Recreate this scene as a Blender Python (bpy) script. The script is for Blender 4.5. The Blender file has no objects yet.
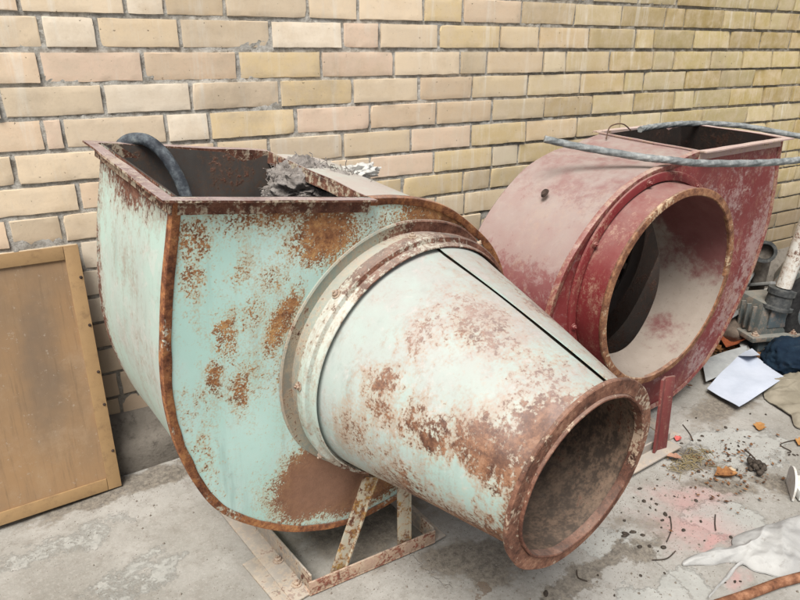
import bpy, bmesh, math, random
import numpy as np
from mathutils import Vector, Matrix, noise as mnoise
random.seed(7); rng = np.random.default_rng(7)
scene = bpy.context.scene
COL = scene.collection
PI = math.pi

# ------------------------------------------------------------------ camera
cam_d = bpy.data.cameras.new('camera'); cam = bpy.data.objects.new('camera', cam_d); COL.objects.link(cam)
pitch = math.atan(250/640.0); yaw = math.atan(1185/math.hypot(640, 250))
fh = Vector((math.cos(yaw), math.sin(yaw), 0)); rt = Vector((math.sin(yaw), -math.cos(yaw), 0))
fw = fh*math.cos(pitch) - Vector((0, 0, 1))*math.sin(pitch); up = rt.cross(fw)
M = Matrix((rt, up, -fw)).transposed().to_4x4(); M.translation = (0, -1.9, 1.2)
cam.matrix_world = M
cam_d.sensor_width = 36; cam_d.lens = 28.8; cam_d.clip_start = 0.02; cam_d.clip_end = 500
scene.camera = cam

# ------------------------------------------------------------------ world, sun, exposure
SUN_AZ, SUN_EL = math.radians(226), math.radians(58)
w = bpy.data.worlds.new('World'); scene.world = w; w.use_nodes = True
wn = w.node_tree; bg = wn.nodes['Background']
sky = wn.nodes.new('ShaderNodeTexSky'); sky.sky_type = 'NISHITA'; sky.sun_disc = False
sky.sun_elevation = SUN_EL; sky.sun_rotation = SUN_AZ; sky.dust_density = 4.0; sky.air_density = 1.0
hs = wn.nodes.new('ShaderNodeHueSaturation'); hs.inputs['Saturation'].default_value = 0.35
wn.links.new(sky.outputs[0], hs.inputs['Color']); wn.links.new(hs.outputs[0], bg.inputs[0])
bg.inputs[1].default_value = 0.07
sun_d = bpy.data.lights.new('sun', 'SUN'); sun_d.energy = 3.0; sun_d.angle = math.radians(30); sun_d.color = (1, .955, .88)
sun = bpy.data.objects.new('sun', sun_d); COL.objects.link(sun)
sdir = Vector((math.sin(SUN_AZ)*math.cos(SUN_EL), math.cos(SUN_AZ)*math.cos(SUN_EL), math.sin(SUN_EL)))
sun.rotation_euler = sdir.to_track_quat('Z', 'Y').to_euler(); sun.location = (-3, -4, 6)
vs = scene.view_settings; vs.view_transform = 'Standard'; vs.look = 'None'; vs.gamma = 1; vs.use_curve_mapping = False
vs.exposure = 0.68
scene.cycles.use_denoising = True
scene.cycles.max_bounces = 8

# ------------------------------------------------------------------ node helpers
class NT:
    def __init__(s, name):
        s.m = bpy.data.materials.new(name); s.m.use_nodes = True; s.t = s.m.node_tree
        s.b = s.t.nodes['Principled BSDF']; s.b.inputs['Specular IOR Level'].default_value = 0.25
        s._o = None
    def n(s, ty, **k):
        x = s.t.nodes.new('ShaderNode'+ty)
        for a, v in k.items(): setattr(x, a, v)
        return x
    def put(s, sock, v):
        if isinstance(v, bpy.types.NodeSocket): s.t.links.new(v, sock)
        elif v is not None:
            if sock.type == 'RGBA' and len(v) == 3: v = (*v, 1)
            sock.default_value = v
    def obj(s):
        if s._o is None: s._o = s.n('TexCoord').outputs['Object']
        return s._o
    def noise(s, scale, detail=5, rough=.6, vec=None, dist=0, off=None, sc=None):
        x = s.n('TexNoise'); v = vec or s.obj()
        if off or sc:
            mp = s.n('Mapping'); s.put(mp.inputs[0], v)
            if off: mp.inputs['Location'].default_value = off
            if sc: mp.inputs['Scale'].default_value = sc
            v = mp.outputs[0]
        s.put(x.inputs['Vector'], v); x.inputs['Scale'].default_value = scale; x.inputs['Detail'].default_value = detail
        x.inputs['Roughness'].default_value = rough; x.inputs['Distortion'].default_value = dist
        return x.outputs[0]
    def vor(s, scale, vec=None, feature='F1', rand=1):
        x = s.n('TexVoronoi', feature=feature); s.put(x.inputs['Vector'], vec or s.obj()); x.inputs['Scale'].default_value = scale
        return x.outputs['Distance']
    def ma(s, op, a, b=None, c=None, clamp=False):
        x = s.n('Math', operation=op, use_clamp=clamp); s.put(x.inputs[0], a)
        if b is not None: s.put(x.inputs[1], b)
        if c is not None: s.put(x.inputs[2], c)
        return x.outputs[0]
    def mr(s, v, a, b, c=0., d=1., smooth=True):
        x = s.n('MapRange', clamp=True); x.interpolation_type = 'SMOOTHSTEP' if smooth else 'LINEAR'
        for i, q in enumerate((v, a, b, c, d)): s.put(x.inputs[i], q)
        return x.outputs[0]
    def mix(s, f, a, b, mode='MIX'):
        x = s.n('Mix', data_type='RGBA', blend_type=mode); s.put(x.inputs[0], f); s.put(x.inputs[6], a); s.put(x.inputs[7], b)
        return x.outputs[2]
    def ramp(s, f, stops):
        x = s.n('ValToRGB'); s.put(x.inputs[0], f); e = x.color_ramp.elements
        while len(e) < len(stops): e.new(.5)
        for q, (p, c) in zip(e, stops): q.position = p; q.color = (*c, 1)
        return x.outputs[0]
    def blob(s, loc, rad, rot=0., amp=1., axis='Y', vec=None, inner=.15):
        mp = s.n('Mapping', vector_type='TEXTURE'); s.put(mp.inputs[0], vec or s.obj())
        mp.inputs['Location'].default_value = loc
        r = [0, 0, 0]; r['XYZ'.index(axis)] = rot; mp.inputs['Rotation'].default_value = r
        mp.inputs['Scale'].default_value = rad
        ln = s.n('VectorMath', operation='LENGTH'); s.put(ln.inputs[0], mp.outputs[0])
        return s.mr(ln.outputs['Value'], inner, 1., amp, 0.)
    def total(s, socks):
        r = socks[0]
        for q in socks[1:]: r = s.ma('MAXIMUM', r, q)
        return r
    def sep(s, v=None):
        x = s.n('SeparateXYZ'); s.put(x.inputs[0], v or s.obj()); return x.outputs
    def normz(s):
        g = s.n('NewGeometry'); return s.sep(g.outputs['Normal'])[2]
    def attr(s, name, out='Color'):
        x = s.n('Attribute', attribute_name=name); return x.outputs[out]
    def bump(s, h, strength=.4, dist=.004, nrm=None):
        x = s.n('Bump'); s.put(x.inputs['Height'], h); x.inputs['Strength'].default_value = strength; x.inputs['Distance'].default_value = dist
        if nrm: s.put(x.inputs['Normal'], nrm)
        return x.outputs[0]
    def done(s, color, rough=.8, normal=None, metal=0., spec=None):
        s.put(s.b.inputs['Base Color'], color); s.put(s.b.inputs['Roughness'], rough); s.put(s.b.inputs['Metallic'], metal)
        if normal: s.put(s.b.inputs['Normal'], normal)
        if spec is not None: s.b.inputs['Specular IOR Level'].default_value = spec
        return s.m

RUST = [(.25, (.055, .022, .014)), (.42, (.16, .06, .03)), (.55, (.28, .115, .05)), (.68, (.40, .19, .075)), (.85, (.30, .16, .10))]
RUST_DARK = [(.25, (.045, .02, .015)), (.45, (.115, .048, .032)), (.6, (.19, .085, .055)), (.8, (.27, .15, .11))]

def painted(name, paint, paint2, blobs=(), bias=-.12, n1=(7, .55), n2=(70, .42), tint=(), fine_w=.6, wash=(.40, .27, .19), wash_a=.55, dust=.35, dustc=(.47, .43, .38), rust=RUST,
            stain=(.60, .52, .36), chalk=None, extra=None, bumpd=.002, axis='Y', seed=0., thr=.5, scuff=.0):
    k = NT(name); o = (seed, seed*.7, seed*1.3)
    a = k.noise(n1[0], 7, .62, off=o); b = k.noise(n2[0], 6, .68, off=o, sc=(1, 1, .75))
    c0_ = bias-.07+.5*n1[1]*(1-1.7)+.5*n2[1]
    m = k.ma('MULTIPLY_ADD', a, n1[1]*1.7, c0_)
    var = k.mr(k.noise(5.5, 3, .5, off=o), .36, .64, 1.1, 3.0)
    m = k.ma('ADD', m, k.ma('MULTIPLY', k.ma('ADD', b, -.5), k.ma('MULTIPLY', var, n2[1])))
    m0 = m
    m = k.ma('MULTIPLY_ADD', k.noise(n2[0]*2.7, 3, .6, off=o), fine_w, k.ma('ADD', m, -.5*fine_w))
    if blobs: m = k.ma('ADD', m, k.total([k.blob(*q, axis=axis) if len(q) == 4 else k.blob(*q[:4], axis=q[4]) for q in blobs]))
    if extra: m = k.ma('ADD', m, extra(k))
    mask = k.mr(m, thr-.05, thr+.13)
    halo = k.mr(m, thr-.22, thr+.0)
    rc = k.ramp(k.ma('ADD', k.ma('MULTIPLY_ADD', k.noise(34, 8, .78, off=o), 1.5, -.45), k.ma('MULTIPLY', k.noise(6, 3, off=o), .4)), rust)
    rc = k.mix(k.mr(k.noise(150, 4, .7, off=o), .52, .68, 0, .6), rc, rust[0][1])
    for bl, tc in tint: rc = k.mix(k.blob(*bl), rc, k.mix(k.noise(50, 7, .75, off=o), tuple(.55*q for q in tc), tuple(1.25*q for q in tc)))
    big = k.noise(3.2, 5, .6, off=o)
    pc = k.mix(k.mr(big, .38, .66), paint, paint2)
    streak = k.noise(9, 6, .65, off=o, sc=(3.2, 3.2, .35))
    pc = k.mix(k.mr(streak, .52, .78, 0, .5), pc, tuple(.55*x+.02 for x in paint))
    if scuff: pc = k.mix(k.mr(k.noise(24, 8, .75, off=o, dist=.6), .52, .66, 0, scuff), pc, (.62, .56, .54))
    if chalk:
        ch = k.total([k.blob(*q[:4], axis=axis) for q in chalk[0]])
        cm = k.mr(k.ma('ADD', ch, k.ma('MULTIPLY_ADD', k.noise(42, 9, .8, off=o), 2.2, -1.1)), .30, .62, 0, chalk[2])
        pc = k.mix(cm, pc, chalk[1])
    sk2 = k.noise(14, 7, .7, off=o, sc=(2.4, 2.4, .5))
    wm = k.mr(k.ma('ADD', m, k.ma('MULTIPLY_ADD', sk2, 1.0, -.5)), thr-.34, thr+.16, 0, wash_a)
    pc = k.mix(k.ma('MULTIPLY', halo, .4), pc, stain)
    pc = k.mix(wm, pc, k.mix(k.noise(40, 7, .75, off=o), tuple(.7*q for q in wash), tuple(1.25*q for q in wash)))
    col = k.mix(mask, pc, rc)
    if dust:
        d = k.ma('MULTIPLY', k.mr(k.normz(), .15, .95), k.mr(k.noise(12, 7, .7, off=o), .3, .62, .45, 1.))
        col = k.mix(k.ma('MULTIPLY', d, dust), col, dustc)
    fine = k.noise(260, 4, .7, off=o)
    grime = k.mr(k.noise(48, 8, .8, off=o), .56, .74, 0, .35)
    col = k.mix(grime, col, (.20, .17, .14))
    h = k.ma('ADD', k.ma('MULTIPLY', mask, k.ma('MULTIPLY_ADD', fine, .9, .2)), k.ma('MULTIPLY', k.noise(18, 5, off=o), .5))
    return k.done(col, k.mr(mask, 0, 1, .5, .92), k.bump(h, .55, bumpd), spec=.3)

# ------------------------------------------------------------------ mesh helpers
class MB:
    def __init__(s): s.v = []; s.f = []; s.m = []; s.n = 0
    def add(s, V, F, mat=0):
        V = [tuple(float(c) for c in p) for p in V]
        s.f += [tuple(i+s.n for i in f) for f in F]; s.m += [mat]*len(F) if isinstance(mat, int) else list(mat)
        s.v += V; s.n += len(V); return s
    def grid(s, G, closed_i=False, closed_j=False, mat=0, flip=False):
        G = np.asarray(G, float); n, m = G.shape[:2]; F = []
        for i in range(n if closed_i else n-1):
            for j in range(m if closed_j else m-1):
                a, b, c, d = i*m+j, ((i+1) % n)*m+j, ((i+1) % n)*m+(j+1) % m, i*m+(j+1) % m
                F.append((a, d, c, b) if flip else (a, b, c, d))
        return s.add(G.reshape(-1, 3), F, mat)
    def box(s, c, size, R=None, bev=0., mat=0, taper=1.):
        bm = bmesh.new(); bmesh.ops.create_cube(bm, size=1)
        for v in bm.verts:
            t = taper if v.co.z > 0 else 1
            v.co = Vector((v.co.x*size[0]*t, v.co.y*size[1]*t, v.co.z*size[2]))
        if bev: bmesh.ops.bevel(bm, geom=list(bm.edges), offset=bev, segments=2, affect='EDGES', profile=.6)
        return s.bm(bm, c, R, mat)
    def bm(s, bm, c=(0, 0, 0), R=None, mat=0):
        bm.verts.ensure_lookup_table(); bm.verts.index_update()
        V = [(R @ v.co if R else v.co) + Vector(c) for v in bm.verts]
        F = [[v.index for v in f.verts] for f in bm.faces]; bm.free()
        return s.add(V, F, mat)
    def bar(s, p, q, wd, ht, upv=(0, 0, 1), bev=.0012, mat=0):   # box beam from p to q
        p, q = Vector(p), Vector(q); d = (q-p); L = d.length; d.normalize()
        x = d.cross(Vector(upv)).normalized(); z = x.cross(d)
        return s.box((p+q)/2, (wd, L, ht), Matrix((x, d, z)).transposed(), bev, mat)
    def angle(s, p, q, wd, t, upv=(0, 0, 1), side=1, mat=0):       # angle iron: flat leaf + upright leaf
        p, q = Vector(p), Vector(q); d = (q-p).normalized(); x = d.cross(Vector(upv)).normalized()*side; z = Vector(upv)
        s.bar(p+x*(wd/2), q+x*(wd/2), wd, t, upv, mat=mat)
        s.bar(p+x*(t/2)+z*(wd/2+t/2+.0005), q+x*(t/2)+z*(wd/2+t/2+.0005), t, wd, upv, mat=mat); return s
    def tube(s, pts, r, n=12, cap=True, mat=0, twist=None):
        P = [Vector(p) for p in pts]; G = []
        nrm = None
        for i, p in enumerate(P):
            d = (P[min(i+1, len(P)-1)]-P[max(i-1, 0)]).normalized()
            if nrm is None: nrm = d.orthogonal().normalized()
            nrm = (nrm - d*nrm.dot(d)).normalized(); b = d.cross(nrm)
            rr = r[i] if hasattr(r, '__len__') else r
            row = []
            for j in range(n):
                a = 2*PI*j/n; q = rr
                if twist: q = rr*(1+twist[0]*abs(math.sin(twist[1]*a/2+twist[2]*i)))
                row.append(p + (nrm*math.cos(a)+b*math.sin(a))*q)
            G.append(row)
        n0 = s.n
        s.grid([[tuple(q) for q in row] for row in G], closed_j=True, mat=mat, flip=True)
        if cap:
            s.f += [tuple(n0+j for j in range(n)), tuple(n0+(len(P)-1)*n+j for j in reversed(range(n)))]; s.m += [mat]*2
        return s
    def make(s, name, mats, parent=None, smooth=True, sharp=35, fix=True):
        me = bpy.data.meshes.new(name); me.from_pydata(s.v, [], s.f); me.validate()
        mats = mats if isinstance(mats, (list, tuple)) else [mats]
        for m in mats: me.materials.append(m)
        if len(me.polygons) == len(s.m): me.polygons.foreach_set('material_index', s.m)
        if fix:
            bm = bmesh.new(); bm.from_mesh(me); bmesh.ops.recalc_face_normals(bm, faces=bm.faces); bm.to_mesh(me); bm.free()
        if smooth:
            me.polygons.foreach_set('use_smooth', [True]*len(me.polygons)); me.set_sharp_from_angle(angle=math.radians(sharp))
        o = bpy.data.objects.new(name, me); COL.objects.link(o)
        if parent: o.parent = parent
        return o

def tag(o, label=None, cat=None, group=None, kind=None):
    for k, v in (('label', label), ('category', cat), ('group', group), ('kind', kind)):
        if v: o[k] = v
    return o
def empty(name, loc, label, cat, group=None, mat=None):
    o = bpy.data.objects.new(name, None); COL.objects.link(o); o.empty_display_size = .1
    if mat is not None: o.matrix_world = mat
    else: o.location = loc
    return tag(o, label, cat, group)
def N3(p, s=1., seed=0.): return mnoise.noise(Vector(p)*s+Vector((seed, seed*1.7, -seed)))
def catmull(pts, per=6):
    P = [np.array(p, float) for p in pts]; out = []
    for i in range(len(P)-1):
        a, b, c, d = P[max(i-1, 0)], P[i], P[i+1], P[min(i+2, len(P)-1)]
        for k in range(per):
            t = k/per
            out.append(.5*((2*b)+(c-a)*t+(2*a-5*b+4*c-d)*t*t+(3*b-a-3*c+d)*t**3))
    out.append(P[-1]); return np.array(out)

# ------------------------------------------------------------------ ground
def ground_h(x, y):
    return .006*N3((x, y, 0), 2.2)+.0035*N3((x, y, 3), 7)+.0018*N3((x, y, 5), 22)
def ground_mat():
    k = NT('dusty_concrete'); P = k.obj()
    wv = k.n('VectorMath', operation='MULTIPLY_ADD'); nz = k.n('TexNoise'); k.put(nz.inputs['Vector'], P); nz.inputs['Scale'].default_value = 5; nz.inputs['Detail'].default_value = 6
    nz.inputs['Roughness'].default_value = .68; k.put(wv.inputs[0], nz.outputs['Color']); wv.inputs[1].default_value = (.26, .26, 0); 
    ad = k.n('VectorMath', operation='ADD'); k.put(ad.inputs[0], P); ad.inputs[1].default_value = (-.13, -.13, 0); k.put(wv.inputs[2], ad.outputs[0])
    Wp = wv.outputs[0]
    B = lambda x, y, rx, ry, rot, amp=1., inner=.25: k.blob((x, y, 0), (rx, ry, 1000), rot, amp, 'Z', Wp, inner)
    base = k.mix(k.mr(k.noise(2.2, 6, .65), .35, .68), (.25, .24, .217), (.36, .35, .328))
    base = k.mix(k.mr(k.noise(26, 9, .8), .46, .66, 0, .55), base, (.20, .183, .16))
    base = k.mix(k.mr(k.noise(110, 6, .75), .5, .66, 0, .4), base, (.40, .385, .36))
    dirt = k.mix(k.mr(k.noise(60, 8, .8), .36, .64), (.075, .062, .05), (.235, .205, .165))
    dirt_shade = k.total([B(1.62, -.90, .14, .05, -.5), B(1.60, -1.02, .18, .06, -.9, .9), B(1.75, -1.10, .14, .07, -.8, .8), B(.78, -.90, .24, .12, -.6, 1.0), B(.62, -.62, .34, .26, 0, .8), B(.1, -.14, .5, .09, 0, .9), B(1.02, -1.08, .42, .05, .05, 1.), B(2.1, -.72, .5, .12, .2, .8), B(2.45, -.55, .5, .2, .2, 1.), B(1.25, -1.01, .14, .06, -.6, .55, .3), B(2.7, -.3, .8, .3, 0, 1.)])  # dirt patches; the one under the green stand paints in its shade
    dirt_shade = k.mr(k.ma('ADD', dirt_shade, k.ma('MULTIPLY_ADD', k.noise(30, 8, .75), 1.3, -.65)), .3, .75)
    pale = k.total([B(1.84, -.92, .27, .16, -.35), B(1.10, -1.22, .26, .085, .12), B(1.13, -1.0, .11, .075, -.8), B(.45, -1.16, .36, .19, .2, .6), B(.06, -.52, .24, .15, .1, .5), B(1.48, -1.13, .18, .12, -.8), B(-.1, -.3, .3, .1, .1, .5)])
    pm = k.mr(k.ma('ADD', pale, k.ma('MULTIPLY_ADD', k.noise(16, 10, .78), 1.9, -.95)), .36, .56)
    pc = k.mix(k.mr(k.noise(11, 6, .65), .35, .7), (.33, .335, .318), (.40, .405, .385))
    pc = k.mix(k.mr(k.noise(60, 9, .8), .5, .68, 0, .55), pc, (.25, .235, .21))
    col = k.mix(k.ma('MULTIPLY', pm, .75), base, pc)
    pk = k.total([B(1.47, -1.00, .22, .15, -.6, .6, .0), B(1.37, -1.10, .25, .14, -.75, .68, .0), B(1.39, -1.17, .09, .04, .2, 1.0, .0), B(1.33, -1.27, .09, .04, 0., .7, 0.)])
    pkm = k.mr(k.ma('ADD', pk, k.ma('MULTIPLY_ADD', k.noise(16, 8, .75), .9, -.45)), .02, 1.0, 0, .75)
    col = k.mix(pkm, col, (.46, .255, .245))
    col = k.mix(k.ma('MULTIPLY', dirt_shade, .8), col, dirt)
    dark_ground = k.total([B(2.75, -.35, .60, .22, -.2), B(2.45, -.50, .30, .14, -.3, .8), B(1.66, -.84, .14, .06, -.4, .5)])  # near-black ground patches around the pump and by the red leg
    om = k.mr(k.ma('ADD', dark_ground, k.ma('MULTIPLY_ADD', k.noise(18, 9, .78), 1.6, -.8)), .2, .7)
    col = k.mix(k.ma('MULTIPLY', om, .9), col, k.mix(k.noise(50, 6, .7), (.03, .024, .02), (.11, .085, .065)))
    st = k.blob((.747, -.966, 0), (.032, .026, 1000), 0, 1, 'Z', Wp, .5)
    col = k.mix(k.mr(st, .2, .6, 0, .8), col, (.16, .12, .09))
    cr = k.vor(2.3, vec=Wp, feature='DISTANCE_TO_EDGE')
    cm = k.ma('MULTIPLY', k.mr(cr, .0, .012, 1, 0), k.mr(k.noise(3, 3), .5, .6))
    col = k.mix(k.ma('MULTIPLY', cm, .3), col, (.16, .14, .12))
    sp = k.mr(k.noise(150, 3, .6), .66, .72, 0, .75)
    col = k.mix(sp, col, (.12, .10, .085))
    h = k.ma('ADD', k.ma('MULTIPLY', k.noise(45, 8, .72), .8), k.ma('MULTIPLY', pm, .55))
    h = k.ma('SUBTRACT', h, k.ma('MULTIPLY', cm, .5))
    return k.done(col, .92, k.bump(h, .6, .006), spec=.15)
xs = np.concatenate([[-150, -40, -12, -5], np.arange(-2.2, 4.6, .022), [6, 9, 15, 45, 150]])
ys = np.concatenate([[-150, -40, -12, -5], np.arange(-2.6, .25, .022), [1, 4, 12, 45, 150]])
G = [[(x, y, ground_h(x, y) if -2.3 < x < 4.7 and -2.7 < y < .3 else 0) for y in ys] for x in xs]
g = MB().grid(G, flip=False).make('ground', ground_mat(), fix=False)
if g.data.polygons[0].normal.z < 0: g.data.flip_normals()
tag(g, 'dusty grey concrete ground with pale slabs and pink paint stains', 'ground', kind='structure')

# ------------------------------------------------------------------ brick wall
def brick_mat():
    k = NT('pale_yellow_brick'); c = k.attr('tint'); uv = k.obj()
    col = k.mix(k.mr(k.noise(16, 8, .7), .36, .7), c, k.mix(.55, c, (.62, .52, .40)))
    col = k.mix(k.mr(k.noise(5, 6, .65, off=(3, 1, 2)), .5, .75, 0, .5), col, (.50, .375, .235))
    col = k.mix(k.mr(k.noise(7, 7, .7, sc=(5, 5, .5), off=(2, 2, 8)), .56, .75, 0, .4), col, (.66, .60, .52))
    col = k.mix(k.mr(k.noise(3.2, 7, .7, sc=(7, 7, .45), off=(5, 2, 1)), .54, .70, 0, .45), col, (.74, .71, .64))
    col = k.mix(k.mr(k.noise(2.6, 8, .72, off=(15, 2, 1)), .52, .74, 0, .4), col, (.33, .27, .19))
    pit = k.mr(k.noise(95, 3, .5), .70, .75)
    col = k.mix(k.ma('MULTIPLY', pit, .8), col, (.13, .10, .07))
    col = k.mix(k.mr(k.noise(60, 8, .8, off=(9, 9, 9)), .52, .8, 0, .5), col, (.36, .28, .18))
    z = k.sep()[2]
    low_tone = k.mr(k.ma('ADD', z, k.ma('MULTIPLY_ADD', k.noise(4, 5, .6), .35, -.17)), .32, .72, .75, 0)  # bricks get darker towards the foot of the wall
    col = k.mix(low_tone, col, (.215, .165, .12))
    h = k.ma('SUBTRACT', k.ma('MULTIPLY', k.noise(120, 6, .7), .5), k.ma('MULTIPLY', pit, .9))
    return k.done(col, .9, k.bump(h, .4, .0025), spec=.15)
def mortar_mat():
    k = NT('grey_mortar')
    col = k.mix(k.mr(k.noise(28, 8, .78), .36, .62), (.30, .28, .245), (.60, .585, .545))
    col = k.mix(k.mr(k.sep()[0], .9, 2.6, 0, .6), col, (.15, .125, .09))
    col = k.mix(k.mr(k.noise(90, 5, .7), .55, .72, 0, .8), col, (.12, .105, .08))
    z = k.sep()[2]
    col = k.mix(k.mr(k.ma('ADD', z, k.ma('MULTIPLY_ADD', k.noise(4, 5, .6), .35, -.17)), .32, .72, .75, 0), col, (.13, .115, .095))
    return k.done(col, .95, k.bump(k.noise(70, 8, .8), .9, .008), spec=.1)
JO = {-1: [2.173, 2.401, 2.643, 2.87, 3.086], 0: [.056, .293, .39, .548, .792, .955, 1.19, 1.342, 1.593, 1.844, 2.089, 2.341, 2.458, 2.707, 2.934, 3.054, 3.191, 3.276],
 1: [.217, .421, .675, .902, 1.026, 1.25, 1.502, 1.679, 1.926, 2.183, 2.287, 2.536, 2.779, 3.006, 3.242],
 2: [.074, .316, .571, .826, 1.079, 1.337, 1.451, 1.707, 1.82, 2.051, 2.299, 2.428, 2.671, 2.894, 3.119, 3.34],
 3: [.208, .431, .69, .931, 1.175, 1.391, 1.643, 1.903, 2.144, 2.262, 2.518, 2.757, 3.007, 3.221],
 4: [.054, .099, .356, .475, .736, .99, 1.244, 1.484, 1.729, 1.979, 2.218, 2.466, 2.599, 2.853, 3.105, 3.336],
 5: [-.026, .226, .486, .644, .891, 1.145, 1.395, 1.649, 1.909, 2.15, 2.395, 2.675, 3.007, 3.219],
 6: [.108, .36, .612, .737, .987, 1.239, 1.494], 7: [.055, .305, .56, .81, 1.112, 1.367], 8: [-.062, .086, .34, .59, .84, 1.0, 1.252]}
CH = .0815
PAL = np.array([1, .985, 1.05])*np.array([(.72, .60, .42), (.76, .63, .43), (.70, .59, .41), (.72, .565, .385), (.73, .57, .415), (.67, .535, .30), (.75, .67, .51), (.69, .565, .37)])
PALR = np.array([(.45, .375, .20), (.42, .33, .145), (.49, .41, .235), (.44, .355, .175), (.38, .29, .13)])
wallE = None
bv, bf, bc = [], [], []
def add_brick(x0, x1, z0, z1, y, tint):
    global bv, bf, bc
    nx = max(4, int((x1-x0)/.022)); nz = 4; b = .0022
    xsb = np.concatenate([[x0, x0+b], np.linspace(x0, x1, nx+1)[1:-1], [x1-b, x1]])
    zsb = np.concatenate([[z0, z0+b], np.linspace(z0, z1, nz+1)[1:-1], [z1-b, z1]])
    n, m = len(xsb), len(zsb); base = len(bv); sd = random.random()*50
    til = (random.uniform(-.003, .003), random.uniform(-.003, .003)); cx, cz = (x0+x1)/2, (z0+z1)/2
    chips = [(random.choice((x0, x1)), random.choice((z0, z1)), random.uniform(.004, .013)) for _ in range(random.choice((0, 0, 0, 1, 1)))]
    for layer in (0, 1):
        for i in range(n):
            for j in range(m):
                if layer == 1 and 0 < i < n-1 and 0 < j < m-1: continue
        if layer == 1: break
    idx = {}
    for i in range(n):
        for j in range(m):
            x, z = xsb[i], zsb[j]; e = (i in (0, n-1)) or (j in (0, m-1))
            nn = mnoise.noise(Vector((x*45+sd, z*45, sd))); n2 = mnoise.noise(Vector((x*130+sd, z*130, sd+9)))
            px, pz = x, z
            if i in (0, 1, n-2, n-1): px += .0016*nn+.0010*n2
            if j in (0, 1, m-2, m-1): pz += .0012*nn+.0009*n2
            d = y + til[0]*(x-cx)/.12 + til[1]*(z-cz)/.03 + .0009*nn
            if e: d += .0005+.0010*n2
            for (qx, qz, qr) in chips:
                dd = math.hypot(x-qx, z-qz)
                if dd < qr*1.4: d += .0035*(1-dd/(qr*1.4)); px += (cx-px)*.02; pz += (cz-pz)*.05*(1-dd/(qr*1.4))
            idx[i, j] = len(bv); bv.append((px, d, pz))
    for i in range(n-1):
        for j in range(m-1): bf.append((idx[i, j], idx[i+1, j], idx[i+1, j+1], idx[i, j+1]))
    ring = [(i, 0) for i in range(n)]+[(n-1, j) for j in range(1, m)]+[(i, m-1) for i in range(n-2, -1, -1)]+[(0, j) for j in range(m-2, 0, -1)]
    bk = {}
    for r in ring:
        p = bv[idx[r]]; bk[r] = len(bv); bv.append((p[0], .05, p[2]))
    for a, b_ in zip(ring, ring[1:]+ring[:1]): bf.append((idx[b_], idx[a], bk[a], bk[b_]))
    bc += [tint]*(len(bv)-base)
NROW = 16
for r in range(-13, 15):
    zm = 1.282-CH*(r-1)-CH/2; z0, z1 = zm-CH/2+.0055+random.uniform(-.0015, .0015), zm+CH/2-.0055+random.uniform(-.0015, .0015)
    if z0 < .1: break
    J = list(JO.get(r, []))
    step = lambda: .24 + random.uniform(-.012, .012) if random.random() > .22 else .125
    if not J: J = [(.12 if r % 2 else 0)+random.uniform(-.03, .03)]
    while J[0] > -1.9: J.insert(0, J[0]-step())
    while J[-1] < 6.8: J.append(J[-1]+step())
    for a, b_ in zip(J, J[1:]):
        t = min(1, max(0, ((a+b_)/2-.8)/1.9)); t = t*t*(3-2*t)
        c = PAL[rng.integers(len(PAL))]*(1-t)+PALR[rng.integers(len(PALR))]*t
        c = c*rng.uniform(.93, 1.05)
        g1, g2 = random.uniform(.0045, .0068), random.uniform(.0045, .0068)
        if b_-a < .03: continue
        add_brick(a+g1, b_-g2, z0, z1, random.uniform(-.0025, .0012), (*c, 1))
me = bpy.data.meshes.new('brick_wall'); me.from_pydata(bv, [], bf); me.materials.append(brick_mat())
ca = me.color_attributes.new('tint', 'FLOAT_COLOR', 'POINT'); ca.data.foreach_set('color', np.array(bc, np.float32).ravel())
me.polygons.foreach_set('use_smooth', [True]*len(me.polygons)); me.set_sharp_from_angle(angle=math.radians(16))
wall = bpy.data.objects.new('brick_wall', me); COL.objects.link(wall)
tag(wall, 'long wall of pale yellow bricks with smeared grey mortar, behind both fans', 'brick wall')
def mort_y(x, z):
    t = min(1, max(0, (x-.9)/1.6)); return max(.0034+.0008*N3((x, 7, z), 60), .0036+.0035*t+.0042*N3((x, 0, z), 30)+.004*N3((x, 3, z), 95))
mx = np.concatenate([np.arange(-1.9, -.4, .05), np.arange(-.4, 3.6, .0085), np.arange(3.6, 6.8, .05)]); mz = np.concatenate([np.arange(0, .3, .04), np.arange(.3, 1.5, .0075), np.arange(1.5, 2.45, .05)])
m = MB().grid([[(x, mort_y(x, z), z) for z in mz] for x in mx]); m.make('mortar', mortar_mat(), wall, fix=False)
m = MB().box((2.45, .17, 1.22), (8.7, .28, 2.44)); m.make('wall_core', mortar_mat(), wall, smooth=False)
# plinth: rough concrete ledge at the foot of the wall
def conc_mat():
    k = NT('dirty_concrete'); col = k.mix(k.noise(9, 8, .7), (.085, .075, .062), (.25, .225, .195))
    col = k.mix(k.mr(k.noise(40, 7, .75), .5, .7, 0, .7), col, (.06, .052, .045))
    return k.done(col, .95, k.bump(k.noise(40, 8, .8), .9, .008), spec=.1)
CONC = conc_mat()
prof = [(-.085, -.02), (-.083, .05), (-.078, .088), (-.068, .098), (-.03, .125), (-.006, .165), (.02, .168)]
m = MB().grid([[(x, y+.006*N3((x, y, z), 9)+.003*N3((x, y, z), 30), z+.006*N3((x, z, y), 8)) for (y, z) in prof] for x in np.arange(-1.9, 6.8, .04)])
m.make('plinth', CONC, wall, fix=False, sharp=60)

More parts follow.
